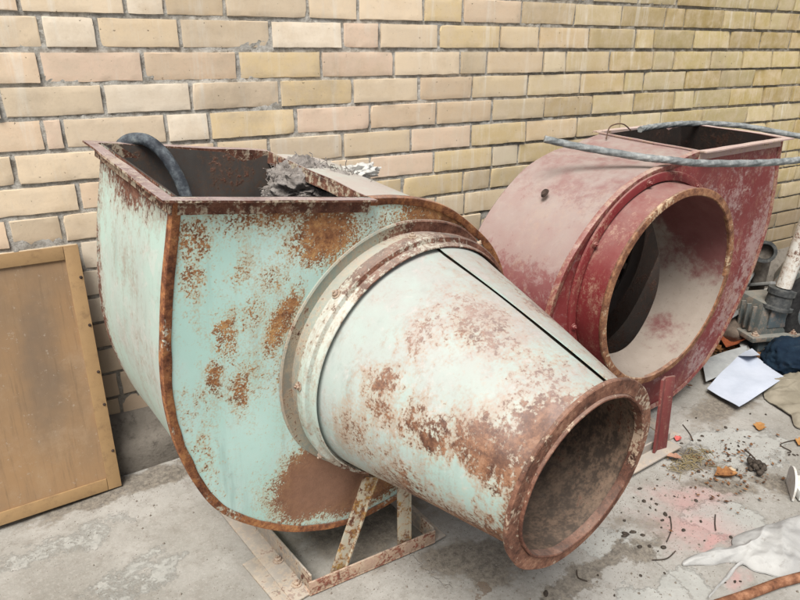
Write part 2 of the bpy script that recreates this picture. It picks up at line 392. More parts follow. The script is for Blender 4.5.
# ------------------------------------------------------------------ fans
def fan_matrix(c0, yaw_, tilt):
    h = Vector((math.sin(yaw_), -math.cos(yaw_), 0)); a = h*math.cos(tilt)+Vector((0, 0, math.sin(tilt)))
    u = Vector((math.cos(yaw_), math.sin(yaw_), 0)); v = u.cross(-a)
    zc = c0[2]/v.z; O = Vector(c0)-v*zc
    Mx = Matrix((u, -a, v)).transposed().to_4x4(); Mx.translation = O
    return Mx, zc
def lathe(profile, zc, n=96, wob=.0012, seed=1., cut=None):
    G = []
    for k, (s, r) in enumerate(profile):
        row = []
        for j in range(n):
            t = 2*PI*j/n; rr = r+wob*N3((math.cos(t)*2, math.sin(t)*2, s*6), 1.3, seed)
            ss = s(t) if callable(s) else s
            row.append((rr*math.cos(t), -ss, rr*math.sin(t)+zc))
        G.append(row)
    return G
def lathe_part(name, profile, zc, mats, parent, n=96, wob=.0012, seed=1., mat=0, sharp=35, cap=False):
    return MB().grid(lathe(profile, zc, n, wob, seed), closed_i=cap, closed_j=True, mat=mat).make(name, mats, parent, sharp=sharp)

class Fan:
    def __init__(s, outline, L, zc, root, dent=.004, seed=0.):
        s.L, s.zc, s.root, s.dent, s.seed = L, zc, root, dent, seed
        s.T, s.O = np.array(outline[0]), np.array(outline[-1])
        s.out = catmull(outline, 7)
    def P(s, u, v, d): return (u, -d, v+s.zc)
    def wob(s, u, v, d):
        q = (u*3, d*3, v*3); return s.dent*N3(q, 1, s.seed), s.dent*N3(q, 1, s.seed+5)
    def inset(s, d):
        o = s.out; t = np.gradient(o, axis=0); t /= np.linalg.norm(t, axis=1)[:, None]+1e-9
        nrm = np.stack([-t[:, 1], t[:, 0]], 1); c = o.mean(0)
        sg = np.sign(((c-o)*nrm).sum(1).mean()); return o+nrm*sg*d
    def band(s, mats, ns=22, ins=.007, t=.004):
        b = MB(); D = np.linspace(-.0015, -s.L, ns)
        for off, mt in ((ins, 0), (ins+t, 1)):
            o = s.inset(off); G = []
            for (u, v) in o:
                row = []
                for d in D:
                    a, c = s.wob(u, v, d); e = min(1, min(abs(d), s.L-abs(d))/.08); r = math.hypot(u, v)
                    row.append(s.P(u+u/r*a*e, v+v/r*a*e, d))
                G.append(row)
            b.grid(G, mat=mt)
        return b.make('scroll_casing', mats, s.root, fix=False)
    def boundary(s, n, ins=0.):
        o = s.inset(ins); ang = np.unwrap(np.arctan2(o[:, 1], o[:, 0])); 
        poly = np.vstack([o, o[:1]]); res = []
        th = list(np.linspace(0, 2*PI, n, endpoint=False))+[math.atan2(p[1], p[0]) % (2*PI) for p in (s.T, s.O)]
        for t in sorted(th):
            d = np.array([math.cos(t), math.sin(t)]); best = None
            for p, q in zip(poly[:-1], poly[1:]):
                e = q-p; den = d[0]*-e[1]+d[1]*e[0]
                if abs(den) < 1e-12: continue
                k = (p[0]*-e[1]+p[1]*e[0])/den; lam = (d[0]*p[1]-d[1]*p[0])/den
                if k > 0 and -1e-6 <= lam <= 1+1e-6 and (best is None or k > best): best = k
            res.append((t, best))
        return res
    def plate(s, name, mats, d0, hole, n=160, rings=16, t=.004, mat=(0, 1), dent=1., ins=0.):
        B = s.boundary(n, ins); b = MB()
        for off, mt in ((0, mat[0]), (-t, mat[1])):
            G = []
            for (th, R) in B:
                row = []
                for k in range(rings+1):
                    r = hole+(R-hole)*k/rings; u, v = r*math.cos(th), r*math.sin(th)
                    e = math.sin(PI*k/rings)
                    row.append(s.P(u, v, d0+off+dent*e*(s.dent*1.1*N3((u*3.3, v*3.3, d0*5), 1, s.seed+2)+.0012*N3((u*11, v*11, 0), 1, s.seed))))
                G.append(row)
            b.grid(G, closed_i=True, mat=mt, flip=(mt == 1))
        return b.make(name, mats, s.root, fix=False, sharp=40)
    def rim(s, name, mat, wd=.022, front=.0035, lip=-.0, start=0, end=None):
        a, c = s.inset(0), s.inset(wd); G = []
        a, c = a[start:end], c[start:end]
        for i, (p, q) in enumerate(zip(a, c)):
            e = .0015*N3((p[0]*14, p[1]*14, 2), 1, s.seed)
            q = q + (q-p)/wd*.0025*N3((p[0]*22, p[1]*22, 4), 1, s.seed)
            G.append([s.P(*p, -.012), s.P(*p, front+e-.001), s.P(*(p*.9+q*.1), front+e+.0012), s.P(*(p*.15+q*.85), front+e), s.P(*q, front-.002+e), s.P(*q, .0012)])
        return MB().grid(G).make(name, mat, s.root, sharp=50)
    def outlet(s, name, mats, wd=.022, t=.004, drop=.028, up_=.0, tw=.15):
        T, O = s.T, s.O; e = (O-T)/np.linalg.norm(O-T); nrm = np.array([e[1], -e[0]]); 
        if nrm[1] < 0: nrm = -nrm
        b = MB()
        def L3(k, h, d): q = T+e*k+nrm*h; return np.array(s.P(q[0], q[1], d))
        W = np.linalg.norm(O-T)
        def leafs(c, nout, upv):   # rectangular ring of corner points, outward offset directions
            pass
        # rectangular ring: profile swept around four mitred corners
        cs = [(0, 0), (W, 0), (W, -s.L), (0, -s.L)]; outv = [(-tw, 1), (1, 1), (1, -1), (-tw, -1)]
        prof = [(0, up_), (wd, up_), (wd, up_-t), (t, up_-t), (t, up_-drop), (0.0005, up_-drop)]
        seg = []
        for ci in range(4):
            p, q = cs[ci], cs[(ci+1) % 4]; po, qo = outv[ci], outv[(ci+1) % 4]
            n = 12
            for k in range(n):
                f = k/n
                row = []
                for (o, h) in prof:
                    x = (p[0]+po[0]*o)*(1-f)+(q[0]+qo[0]*o)*f; d = (p[1]+po[1]*o)*(1-f)+(q[1]+qo[1]*o)*f
                    bend = .0022*N3((x*9, d*9, h*4), 1, s.seed+3)
                    row.append(L3(x, h+bend, d+bend*.5))
                seg.append(row)
        b.grid(seg, closed_i=True, closed_j=True)
        return b.make(name, mats, s.root, sharp=40)

def bolt_mesh(name, c, nrm, r, mat, parent):
    b = MB(); nrm = Vector(nrm).normalized(); x = nrm.orthogonal().normalized(); y = nrm.cross(x); c = Vector(c)
    ring = lambda rr, h, n: [c+nrm*h+(x*math.cos(2*PI*j/n)+y*math.sin(2*PI*j/n))*rr for j in range(n)]
    G = [ring(r*1.5, 0, 12), ring(r*1.5, r*.25, 12), ring(r*1.05, r*.27, 12), ring(r, r*.9, 12), ring(r*.8, r*1.05, 12), ring(r*.4, r*1.06, 12), ring(r*.38, r*1.6, 12), ring(.0003, r*1.6, 12)]
    for k in (2, 3, 4):
        for j in range(12):
            f = 1.0 if j % 2 == 0 else .9; p = G[k][j]; ax = c+nrm*(p-c).dot(nrm); G[k][j] = ax+(p-ax)*f
    b.grid([[tuple(q) for q in row] for row in G], closed_j=True)
    return b.make(name, mat, parent, sharp=30)

def simple(name, stops, scale=30, rough=.85, bump=.4, bd=.003, detail=7, spec=.2, sc=None):
    k = NT(name); f = k.noise(scale, detail, .7, sc=sc)
    return k.done(k.ramp(f, stops), rough, k.bump(k.noise(scale*3, 6, .7, sc=sc), bump, bd), spec=spec)
NAIL = simple('dark_nail', [(.3, (.03, .022, .02)), (.7, (.08, .055, .045))], 60)
# ---- materials for the fans
MINT, MINT2 = (.44, .66, .605), (.53, .695, .66)
INSIDE = painted('rusty_inside', (.085, .076, .07), (.14, .125, .115), wash=(.10, .06, .045), bias=-.22, n1=(6, .6), n2=(50, .5), dust=.5, dustc=(.30, .27, .235), rust=RUST_DARK, stain=(.2, .13, .09), seed=4)
INSIDE2 = painted('shaded_inside', (.03, .025, .023), (.045, .037, .034), bias=-.1, wash=(.04, .028, .024), n1=(6, .6), n2=(50, .5), dust=.1, dustc=(.13, .115, .10), rust=[(.3, (.03, .015, .01)), (.6, (.07, .035, .025)), (.8, (.1, .06, .045))], stain=(.08, .05, .04), seed=4.4)  # near-black copy of rusty_inside, shade of the deep inlet put into its colour
ZG = .583
gb = lambda x, v, rx, rz, amp, rot=0.: ((x, 0, v+ZG), (rx, 1000, rz), rot, amp)
plate_mint = painted('mint_plate', MINT, MINT2, [
    ((-.205, 0, -.275+ZG), (.175, 1000, .165), .3, .95), ((-.10, 0, -.34+ZG), (.2, 1000, .13), .2, .9), gb(-.27, .37, .30, .075, .40), gb(-.44, .34, .06, .07, .38), gb(-.40, .14, .045, .10, .36, .15), gb(-.425, .07, .03, .06, .38),
    gb(-.362, .265, .035, .07, .30, .5), gb(-.285, .15, .045, .14, .46, .5), gb(-.45, .265, .03, .07, .28), gb(-.378, -.0, .035, .09, .26), gb(-.19, .30, .15, .11, .42), gb(-.35, .17, .05, .09, .25, .6), gb(-.25, -.05, .25, .3, .10), gb(-.46, -.1, .05, .25, .22),
    gb(.12, .30, .26, .12, .6), gb(.32, .1, .08, .2, .6), gb(-.30, .23, .07, .06, .28, .6)], bias=-.20, n1=(7, .5), n2=(95, .46), dust=.0, scuff=.14, seed=1.3, fine_w=1.1, rust=[(.22, (.09, .036, .02)), (.40, (.22, .095, .045)), (.55, (.36, .175, .075)), (.70, (.50, .29, .12)), (.88, (.40, .24, .15))],
    tint=[(gb(-.17, -.29, .28, .24, 1., 0.), (.30, .165, .11))], wash=(.46, .32, .17), wash_a=.45)
band_mint = painted('mint_band', (.40, .535, .485), (.42, .465, .435), [((-.5, .42, .62), (.3, .07, .6), 0, .40), ((-.5, .2, .985), (.14, .4, .10), 0, .50), ((-.5, -.01, .7), (.2, .05, .5), 0, .42), ((-.45, .3, .25), (.2, .3, .14), 0, .30), ((-.5, .25, .6), (.14, .3, .4), 0, .03)], bias=-.16, n1=(6, .5), n2=(60, .42), dust=.95, dustc=(.42, .375, .35), stain=(.42, .37, .30), rust=RUST_DARK, scuff=.35, seed=2.2, wash=(.30, .255, .21), wash_a=.7)
rim_rust = painted('rusty_edge', MINT, MINT2, [((.25, 0, .8), (.38, 1000, .5), 0, .6)], bias=.06, n1=(4, 1.1), n2=(60, .5), dust=.3, dustc=(.45, .40, .36), seed=3.1)
flange_rust = painted('rusty_outlet_flange', (.40, .40, .33), (.38, .33, .27), bias=.15, n1=(9, .5), n2=(60, .55), dust=.85, dustc=(.37, .305, .30), rust=RUST_DARK, seed=5.1)
ring_mint = painted('mint_ring', (.43, .52, .47), (.52, .52, .47), [((.22, 0, .80), (.46, 1000, .28), .5, .42), ((-.1, 0, .85), (.16, 1000, .12), 0, .30), ((.27, 0, .62), (.1, 1000, .3), 0, .35), ((-.15, 0, .36), (.2, 1000, .1), 0, .3)], bias=-.06, n1=(9, .5), n2=(80, .45), dust=.35, rust=RUST_DARK, stain=(.55, .46, .34), scuff=.3, wash=(.33, .26, .20), wash_a=.85, seed=6.3)
collar_mint = painted('mint_collar', (.28, .335, .295), (.26, .25, .215), [((.20, 0, .80), (.36, 1000, .34), 0, .5), ((-.29, 0, .78), (.08, 1000, .1), 0, .22)], bias=-.10, scuff=.1, n1=(8, .5), n2=(70, .5), dust=.5, rust=RUST_DARK, seed=7.3)
def tipx(k):
    y = k.sep()[1]; return k.mr(y, -.36, -.51, 0, .26)
cone_mint = painted('mint_cone', (.365, .49, .45), (.41, .455, .43), [((.10, -.3, .78), (.08, .34, .1), 0, .22), 
    ((-.19, -.33, .645), (.08, .12, .08), 0, .38), ((-.21, -.22, .655), (.06, .09, .09), 0, .32), ((-.16, -.42, .66), (.07, .12, .09), 0, .42), ((-.04, -.30, .79), (.14, .16, .08), 0, .28), ((-.12, -.49, .70), (.12, .08, .12), 0, .30),
    ((-.1, -.36, .40), (.30, .40, .22), 0, .50), ((-.23, -.16, .55), (.08, .1, .12), 0, .28), ((-.12, -.22, .76), (.09, .08, .07), 0, .26)], bias=-.185, n1=(8, .5), n2=(75, .42), dust=.6, dustc=(.35, .295, .285), wash=(.36, .24, .17), wash_a=.75, rust=[(.25, (.06, .027, .018)), (.45, (.15, .07, .042)), (.6, (.27, .135, .075)), (.8, (.36, .22, .15))], stain=(.55, .46, .33), extra=tipx, scuff=.45, seed=8.4)
tip_rust = painted('rusty_tip_flange', (.40, .33, .28), (.44, .36, .30), bias=.24, n1=(8, .55), n2=(55, .55), dust=.15, rust=[(.25, (.06, .028, .02)), (.45, (.15, .068, .045)), (.6, (.24, .115, .075)), (.8, (.36, .21, .14))], seed=9.2)
cone_in = painted('sooty_cone_inside', (.07, .052, .042), (.12, .095, .078), bias=-.05, n1=(7, .5), n2=(60, .5), dust=.3, dustc=(.17, .145, .125), rust=RUST_DARK, stain=(.15, .105, .08), seed=10.7)
lip_rust = painted('worn_lip', (.46, .36, .28), (.38, .28, .22), bias=.12, n1=(4, 1.), n2=(70, .55), dust=.2, rust=RUST_DARK, seed=9.9)
stand_mat = painted('mint_rust_stand', (.38, .39, .32), (.42, .38, .29), bias=.05, n1=(10, .5), n2=(55, .55), dust=.35, rust=[(.25, (.07, .03, .02)), (.42, (.17, .075, .045)), (.55, (.30, .16, .05)), (.68, (.44, .28, .08)), (.85, (.26, .13, .09))], seed=11.1)
rail_grey = painted('dusty_steel_rail', (.24, .22, .195), (.31, .285, .26), bias=-.08, n1=(9, .5), n2=(55, .5), dust=.5, rust=RUST_DARK, seed=12.3)
bolt_rust = painted('rusty_bolt', (.26, .19, .15), (.30, .22, .18), bias=-.0, n1=(14, .5), n2=(90, .5), dust=.3, rust=RUST_DARK, seed=13.1)
front_rust = painted('red_rust_bar', (.36, .22, .17), (.42, .31, .24), bias=0., n1=(9, .5), n2=(55, .55), dust=.3, rust=[(.25, (.08, .03, .022)), (.45, (.2, .075, .05)), (.6, (.30, .12, .08)), (.8, (.38, .24, .15))], seed=14.3)

# ---- green fan
Mg, zc = fan_matrix((.6472, -.78, .5807), .1295, -.0911)
gf = empty('centrifugal_fan', None, 'rusty pale green centrifugal fan with a tapering intake cone pointing at the viewer', 'industrial fan', 'scrapped centrifugal fans', Mg)
green_out = [(-.095, .359), (-.03, .352), (.044, .336), (.115, .307), (.197, .25), (.272, .178), (.322, .08), (.338, -.03), (.33, -.15), (.295, -.26), (.22, -.36), (.12, -.425), (.01, -.452), (-.125, -.452), (-.245, -.41), (-.33, -.355), (-.397, -.295), (-.447, -.233), (-.481, -.157), (-.507, -.061), (-.518, .032), (-.517, .114), (-.511, .17), (-.499, .259), (-.483, .342), (-.47, .41)]
F = Fan(green_out, .42, zc, gf, .007, 1.)
F.band([band_mint, INSIDE]); F.plate('front_plate', [plate_mint, INSIDE], 0, .235); F.plate('back_plate', [INSIDE, INSIDE], -.42, .03, rings=8, ins=.0102)
F.rim('edge_angle', rim_rust, .0165, .0035)
F.outlet('outlet_flange', flange_rust)
lathe_part('cover_ring', [(.0016, .299), (.0045, .2985), (.0062, .295), (.004, .288), (.0035, .262), (.001, .259)], zc, collar_mint, gf, wob=.004)
lathe_part('inlet_collar', [(.003, .272), (.031, .272), (.033, .270), (.033, .252), (.06, .25), (.06, .246), (.003, .246)], zc, collar_mint, gf, cap=True)
# cone (bolted to the collar)
cone_prof = [(.066, .2618), (.098, .2545), (.2, .2308), (.3, .2075), (.4, .1842), (.507, .1590)]
N = 128; th0 = math.radians(86); sweep = math.radians(70)
G = []; Gi = []
for s_, r_ in [(a+(b-a)*k/6, ra+(rb-ra)*k/6) for (a, ra), (b, rb) in zip(cone_prof[:-1], cone_prof[1:]) for k in range(6)]+[cone_prof[-1]]:
    row = []; ri = []
    seam = th0+math.radians(-12)*max(0, s_-.098)/.41
    for j in range(N+1):
        t = seam+2*PI*j/N                       # closes with an overlap step at the seam
        rr = r_+.0035*N3((math.cos(t)*1.6, math.sin(t)*1.6, s_*5), 1, 3)
        q = (2*PI*(1-j/N)); rr += .0075*max(0, 1-q/sweep)
        row.append((rr*math.cos(t), -s_, rr*math.sin(t)+zc)); ri.append(((r_-.006)*math.cos(t), -s_, (r_-.006)*math.sin(t)+zc))
    sp_ = lambda r, t: (r*math.cos(t), -s_, r*math.sin(t)+zc)
    G.append(row+[sp_(r_+.0042, seam), sp_(r_+.0036, seam-.10), sp_(r_-.004, seam-.11)]); Gi.append(ri)
cone = MB().grid(G, mat=0).grid(Gi, mat=1, flip=True).make('intake_cone', [cone_mint, cone_in], gf, fix=False, sharp=30)
lathe_part('base_flange', [(.042, .252), (.042, .2815), (.064, .2825), (.0685, .2795), (.0705, .2705), (.082, .2695), (.0885, .2675), (.089, .2655), (.080, .2645), (.068, .2640), (.068, .252)], zc, ring_mint, cone, wob=.0022, cap=True, sharp=28)
lathe_part('end_flange', [(.504, .1570), (.5035, .1822), (.510, .1835), (.5115, .1815), (.5115, .1570), (.495, .1565)], zc, tip_rust, cone, wob=.0022, cap=True, sharp=30)
lathe_part('end_lip', [(.50, .1563), (.5115, .1563), (.5168, .1556), (.5172, .1535), (.5160, .1515), (.50, .1512)], zc, lip_rust, cone, wob=.0035, cap=True, sharp=40)
for k in range(9):
    t = math.radians(95+40*k); bolt_mesh('bolt', (.2825*math.cos(t), -.05, .2825*math.sin(t)+zc), (math.cos(t), 0, math.sin(t)), .0065, bolt_rust, cone)
# impeller inside
def impeller(root, zc, r, s0, s1, n, mat):
    b = MB()
    for k in range(n):
        t = 2*PI*k/n; t2 = t+.16
        p = np.array((r*.82*math.cos(t), 0, r*.82*math.sin(t))); q = np.array((r*math.cos(t2), 0, r*math.sin(t2)))
        for o in (0, .004):
            pass
        d = (q-p)/np.linalg.norm(q-p); nn = np.array((-d[2], 0, d[0]))*.0015
        V = []
        for yy in (-s0, -s1):
            for base in (p-nn, p+nn, q+nn, q-nn): V.append((base[0], yy, base[2]+zc))
        b.add(V, [(0, 1, 2, 3), (7, 6, 5, 4), (0, 4, 5, 1), (1, 5, 6, 2), (2, 6, 7, 3), (3, 7, 4, 0)])
    b.grid(lathe([(s0+.003, r*.8), (s0+.003, r*1.01), (s0-.003, r*1.01), (s0-.003, r*.8)], zc, 64), closed_i=True, closed_j=True)
    b.grid(lathe([(s1+.003, .02), (s1+.003, r*1.01), (s1-.003, r*1.01), (s1-.003, .02)], zc, 64), closed_i=True, closed_j=True)
    return b.make('impeller', mat, root)
impeller(gf, zc, .285, -.09, -.36, 28, INSIDE2)
# support frame standing on the ground
Wi = Mg.inverted()
def loc(p): return Wi @ Vector(p)
gup = (Wi.to_3x3() @ Vector((0, 0, 1)))
fr = MB(); fr.angle(loc((.402, -.797, .006)), loc((.338, -.38, .006)), .052, .005, gup, -1); sf = fr.make('support_frame', rail_grey, gf)
m = MB(); m.angle(loc((.735, -.80, .006)), loc((.70, -.40, .006)), .045, .005, gup, 1); m.make('rail', rail_grey, sf)
m = MB(); m.angle(loc((.392, -.803, .008)), loc((.742, -.803, .008)), .034, .005, gup, -1); m.make('front_rail', front_rust, sf)
m = MB(); m.bar(loc((.466, -.786, .014)), loc((.556, -.806, .285)), .036, .005, Vector((.25, 1, 0))); m.bar(loc((.482, -.78, .014)), loc((.570, -.80, .285)), .005, .03, Vector((0, 1, 0))); m.make('leg', stand_mat, sf)
m = MB(); m.bar(loc((.655, -.786, .014)), loc((.648, -.795, .245)), .03, .005, Vector((.3, 1, 0))); m.bar(loc((.671, -.78, .014)), loc((.664, -.789, .245)), .005, .03, Vector((0, 1, 0))); m.make('leg', stand_mat, sf)
m = MB(); m.bar(loc((.345, -.42, .014)), loc((.40, -.42, .26)), .035, .006, Vector((0, 1, 0))); m.make('leg', stand_mat, sf)
m = MB(); m.bar(loc((.70, -.43, .014)), loc((.68, -.43, .24)), .035, .006, Vector((0, 1, 0))); m.make('leg', stand_mat, sf)
m = MB(); m.bar(loc((.304, -.62, .0035)), loc((.338, -.80, .0035)), .038, .005, gup); m.make('foot_plate', rail_grey, sf)
for x, y in ((.366, -.66), (.378, -.755)): bolt_mesh('bolt', loc((x, y, .0088)), gup, .009, bolt_rust, sf)

# ---- red fan
RED, RED2 = (.165, .024, .026), (.215, .042, .043)
ZR = .5601
rb = lambda x, v, rx, rz, amp=1., rot=0.: ((x, 0, v+ZR), (rx, 1000, rz), rot, amp)
red_plate = painted('red_plate', RED, RED2, [rb(-.30, .25, .05, .05, .1)], bias=-.2, n1=(7, .5), n2=(90, .42), dust=.25, rust=RUST_DARK, stain=(.42, .24, .2), scuff=.25, seed=21.,
    chalk=([rb(.62, .02, .13, .36, .55, .15), rb(.54, -.20, .14, .24, .52, .4), rb(.42, .2, .14, .18, .42), rb(.63, .25, .08, .18, .48), rb(.3, .22, .3, .14, .3), rb(.42, -.40, .12, .14, .5)], (.40, .30, .285), .75))
red_band = painted('dusty_red_band', (.17, .04, .044), (.22, .075, .076), bias=-.2, n1=(6, .5), n2=(70, .42), dust=.8, dustc=(.33, .295, .275), rust=RUST_DARK, stain=(.36, .22, .2), scuff=.2, seed=22.,
    chalk=([((-.30, -.18, .72), (.26, 1000, .20), 0, .75), ((-.40, -.30, .55), (.2, 1000, .15), 0, .25)], (.34, .26, .24), .65))
red_rim = painted('red_rim', (.17, .03, .03), (.21, .05, .045), bias=-.11, n1=(9, .5), n2=(70, .5), dust=.35, rust=[(.3, (.12, .045, .03)), (.5, (.26, .12, .07)), (.7, (.42, .27, .17))], stain=(.42, .3, .2), scuff=.3, seed=23.)
red_ring = painted('red_ring', (.155, .019, .022), (.19, .03, .032), bias=-.18, n1=(7, .5), n2=(90, .42), dust=.3, rust=RUST_DARK, stain=(.40, .22, .17), seed=24.)
red_lip = painted('rusty_cream_lip', (.55, .42, .26), (.40, .23, .14), bias=.20, n1=(5, .8), n2=(60, .45), dust=.2, rust=[(.28, (.09, .036, .024)), (.45, (.20, .09, .05)), (.6, (.30, .15, .08)), (.8, (.42, .28, .17))], seed=25.)
def redin():
    k = NT('dusty_red_inside'); a = k.noise(7, 7, .65)
    beige = k.mix(k.noise(20, 6, .7), (.235, .195, .165), (.35, .305, .265))
    red = k.mix(k.noise(18, 6), (.125, .042, .042), (.22, .10, .095))
    x, y, z = k.sep()
    f = k.ma('ADD', k.mr(k.ma('SUBTRACT', z, ZR), -.10, .22, -.10, .36), k.ma('MULTIPLY_ADD', a, 1.1, -.22))
    f = k.ma('ADD', f, k.blob((.17, .0, ZR-.17), (.07, .2, .16), .4, .24, 'Y', None, 0.))
    f = k.ma('ADD', f, k.blob((.26, .0, ZR+.05), (.12, .2, .22), 0, .25, 'Y'))
    col = k.mix(k.mr(k.ma('ADD', f, k.ma('MULTIPLY_ADD', k.noise(30, 8, .75), .6, -.3)), .34, .66), beige, red)
    col = k.mix(k.mr(k.noise(60, 6, .75), .56, .72, 0, .6), col, (.16, .11, .09))
    return k.done(col, .93, k.bump(k.noise(60, 7, .7), .4, .002), spec=.1)
RED_IN = redin()
Mr, zr = fan_matrix((1.5355, -.704, .5595), .0713, -.0476)
rf = empty('centrifugal_fan', None, 'dark red centrifugal fan with a wide open round inlet and no cone', 'industrial fan', 'scrapped centrifugal fans', Mr)
red_out = [(.151, .372), (.085, .360), (.017, .345), (-.073, .331), (-.188, .285), (-.298, .190), (-.372, .082), (-.405, -.039), (-.40, -.16), (-.355, -.28), (-.27, -.38), (-.15, -.455), (0, -.50), (.15, -.52), (.308, -.508), (.44, -.448), (.52, -.375), (.592, -.245), (.648, -.095), (.672, .062), (.668, .14), (.648, .236), (.614, .376)]
R_ = Fan(red_out, .36, zr, rf, .008, 11.)
R_.band([red_band, INSIDE2]); R_.plate('front_plate', [red_plate, INSIDE2], 0, .2815); R_.plate('back_plate', [INSIDE2, INSIDE2], -.36, .03, rings=8, ins=.0102)
R_.rim('edge_angle', red_rim, .02, .003); R_.outlet('outlet_flange', painted('pink_flange', (.40, .27, .26), (.46, .36, .345), bias=-.1, n1=(9, .5), n2=(60, .5), dust=.6, dustc=(.48, .40, .38), rust=RUST_DARK, seed=26.), wd=.026)
lathe_part('cover_ring', [(.0016, .327), (.008, .326), (.010, .322), (.010, .302), (.003, .300)], zr, red_ring, rf, wob=.002)
lathe_part('inlet_collar', [(.002, .296), (.0885, .2945), (.0885, .281), (.002, .281)], zr, red_ring, rf, cap=True)
lathe_part('inlet_lip', [(.086, .2965), (.091, .2985), (.0955, .298), (.0965, .296), (.0965, .2785), (.0935, .2765), (.086, .2765)], zr, red_lip, rf, wob=.002, cap=True, sharp=28)
G = []
for k in range(13):
    row = []
    for j in range(96):
        t = 2*PI*j/96; dep = .12+.07*math.sin(t)+.015*math.cos(t-.6)+.004*math.sin(5*t)
        f = k/12; s_ = .0935-(.0935+dep)*f; r_ = .2768-.018*f*f+.002*N3((math.cos(t)*2, math.sin(t)*2, s_*5), 1, 6)
        row.append((r_*math.cos(t), -s_, r_*math.sin(t)+zr))
    G.append(row)
MB().grid(G, closed_j=True).make('inlet_bell', RED_IN, rf, sharp=50)
impeller(rf, zr, .285, -.215, -.335, 24, INSIDE2)
for k in range(8):
    t = math.radians(14+45*k); bolt_mesh('bolt', (.312*math.cos(t), -.0102, .312*math.sin(t)+zr), (0, -1, 0), .007, red_ring, rf)
hb = MB().grid([[(-.2535+q*.010*math.cos(t)*.7-e*.7, .2+q*.007*math.sin(t), .8115+q*.010*math.cos(t)*.7+e*.7) for t in np.linspace(0, 2*PI, 14, endpoint=False)] for q, e in ((1.5, -.004), (1.1, .0035), (.7, .002), (.02, .001))], closed_j=True); hb.make('hole_disc', NAIL, rf)  # dark disc on the casing, painted shade in place of an open hole
Wi = Mr.inverted(); rup = (Wi.to_3x3() @ Vector((0, 0, 1)))
m = MB(); m.bar(loc((1.645, -.826, .016)), loc((1.30, -.853, .016)), .05, .006, rup); m.bar(loc((1.645, -.804, .030)), loc((1.30, -.831, .030)), .006, .034, rup); sf2 = m.make('support_frame', rail_grey, rf)
red_leg = painted('dark_red_leg', (.13, .03, .03), (.17, .045, .042), bias=-.25, n1=(8, .5), n2=(60, .5), dust=.3, rust=RUST_DARK, seed=27.)
m = MB(); m.bar(loc((1.560, -.823, .018)), loc((1.575, -.80, .262)), .008, .042, Vector((.9, .3, 0))); m.bar(loc((1.583, -.824, .018)), loc((1.598, -.80, .262)), .042, .008, Vector((.2, 1, 0))); m.make('leg', red_leg, sf2)
m = MB(); m.bar(loc((1.28, -.84, .018)), loc((1.30, -.76, .2)), .04, .007, Vector((0, 1, 0))); m.make('leg', red_leg, sf2)
m = MB(); m.bar(loc((1.36, -.80, .0)), loc((1.38, -.36, .0)), .05, .008, rup); m.make('rail', rail_grey, sf2)
m = MB(); m.bar(loc((1.70, -.79, .0)), loc((1.72, -.36, .0)), .05, .008, rup); m.make('rail', rail_grey, sf2)
m = MB(); m.bar(loc((1.40, -.40, .005)), loc((1.42, -.40, .16)), .04, .008, Vector((0, 1, 0))); m.make('leg', red_leg, sf2)
m = MB(); m.bar(loc((1.70, -.40, .005)), loc((1.69, -.40, .14)), .04, .008, Vector((0, 1, 0))); m.make('leg', red_leg, sf2)

# ------------------------------------------------------------------ things on and in the fans
HOSE = simple('dark_rubber_hose', [(.3, (.02, .022, .028)), (.46, (.05, .058, .07)), (.58, (.12, .14, .155)), (.7, (.26, .28, .28))], 34, .6, .5)
pts = catmull([(.17, -.40, .93), (.172, -.41, .99), (.19, -.43, 1.022), (.222, -.46, 1.027), (.248, -.48, 1.005), (.263, -.50, .975), (.277, -.515, .93), (.285, -.53, .86), (.29, -.54, .75)], 6)
tag(MB().tube(pts, .0128, 16).make('hose', HOSE), 'black rubber hose hooked over the back edge of the green fan outlet', 'hose')
LINT = simple('grey_lint', [(.3, (.17, .15, .135)), (.5, (.33, .30, .28)), (.7, (.46, .43, .405))], 40, 1., 1., .012)
bm = bmesh.new()
for (c, r, sub) in [((.545, -.51, .90), .075, 6), ((.60, -.57, .885), .06, 6), ((.635, -.62, .885), .032, 5), ((.64, -.52, .892), .035, 5)]:
    t = bmesh.ops.create_icosphere(bm, subdivisions=sub, radius=r, matrix=Matrix.Translation(c))
    for v in t['verts']:
        d = (v.co-Vector(c)).normalized(); q = v.co+Vector((N3(v.co, 30, 1), N3(v.co, 30, 2), N3(v.co, 30, 3)))*.02
        v.co += d*(.030*N3(q, 22)+.030*(.35-abs(N3(q, 42)))+.014*(.3-abs(N3(q, 95)))+.006*N3(q, 240)); v.co.z = c[2]+(v.co.z-c[2])*.8
lint = MB().bm(bm).make('lint_clump', LINT, sharp=80)
fb = MB()
for _ in range(300):
    c = random.choice([(.545, -.51, .905, .07), (.60, -.57, .89, .06), (.64, -.55, .895, .04)]); d = Vector((random.gauss(0, 1), random.gauss(0, 1), abs(random.gauss(0, 1))+.15)).normalized()
    p = Vector(c[:3])+Vector((d.x, d.y, d.z*.8))*c[3]*random.uniform(.85, 1.12); P = [p]
    q = Vector((random.gauss(0, 1), random.gauss(0, 1), random.gauss(0, .6))).normalized()
    for k in range(4): q = (q+Vector((random.gauss(0, .6), random.gauss(0, .6), random.gauss(0, .6)))).normalized(); P.append(P[-1]+q*random.uniform(.005, .013))
    fb.tube(P, [random.uniform(.0004, .0012)]*5, 5)
fb.make('fibre_tufts', LINT, lint, sharp=80)
tag(lint, 'clump of grey matted dust and lint lying in the green fan outlet', 'dust clump')
RAG = simple('pale_rag', [(.3, (.33, .33, .31)), (.6, (.55, .55, .53)), (.8, (.62, .64, .62))], 30, .9, .8)
bm = bmesh.new(); t = bmesh.ops.create_icosphere(bm, subdivisions=4, radius=1)
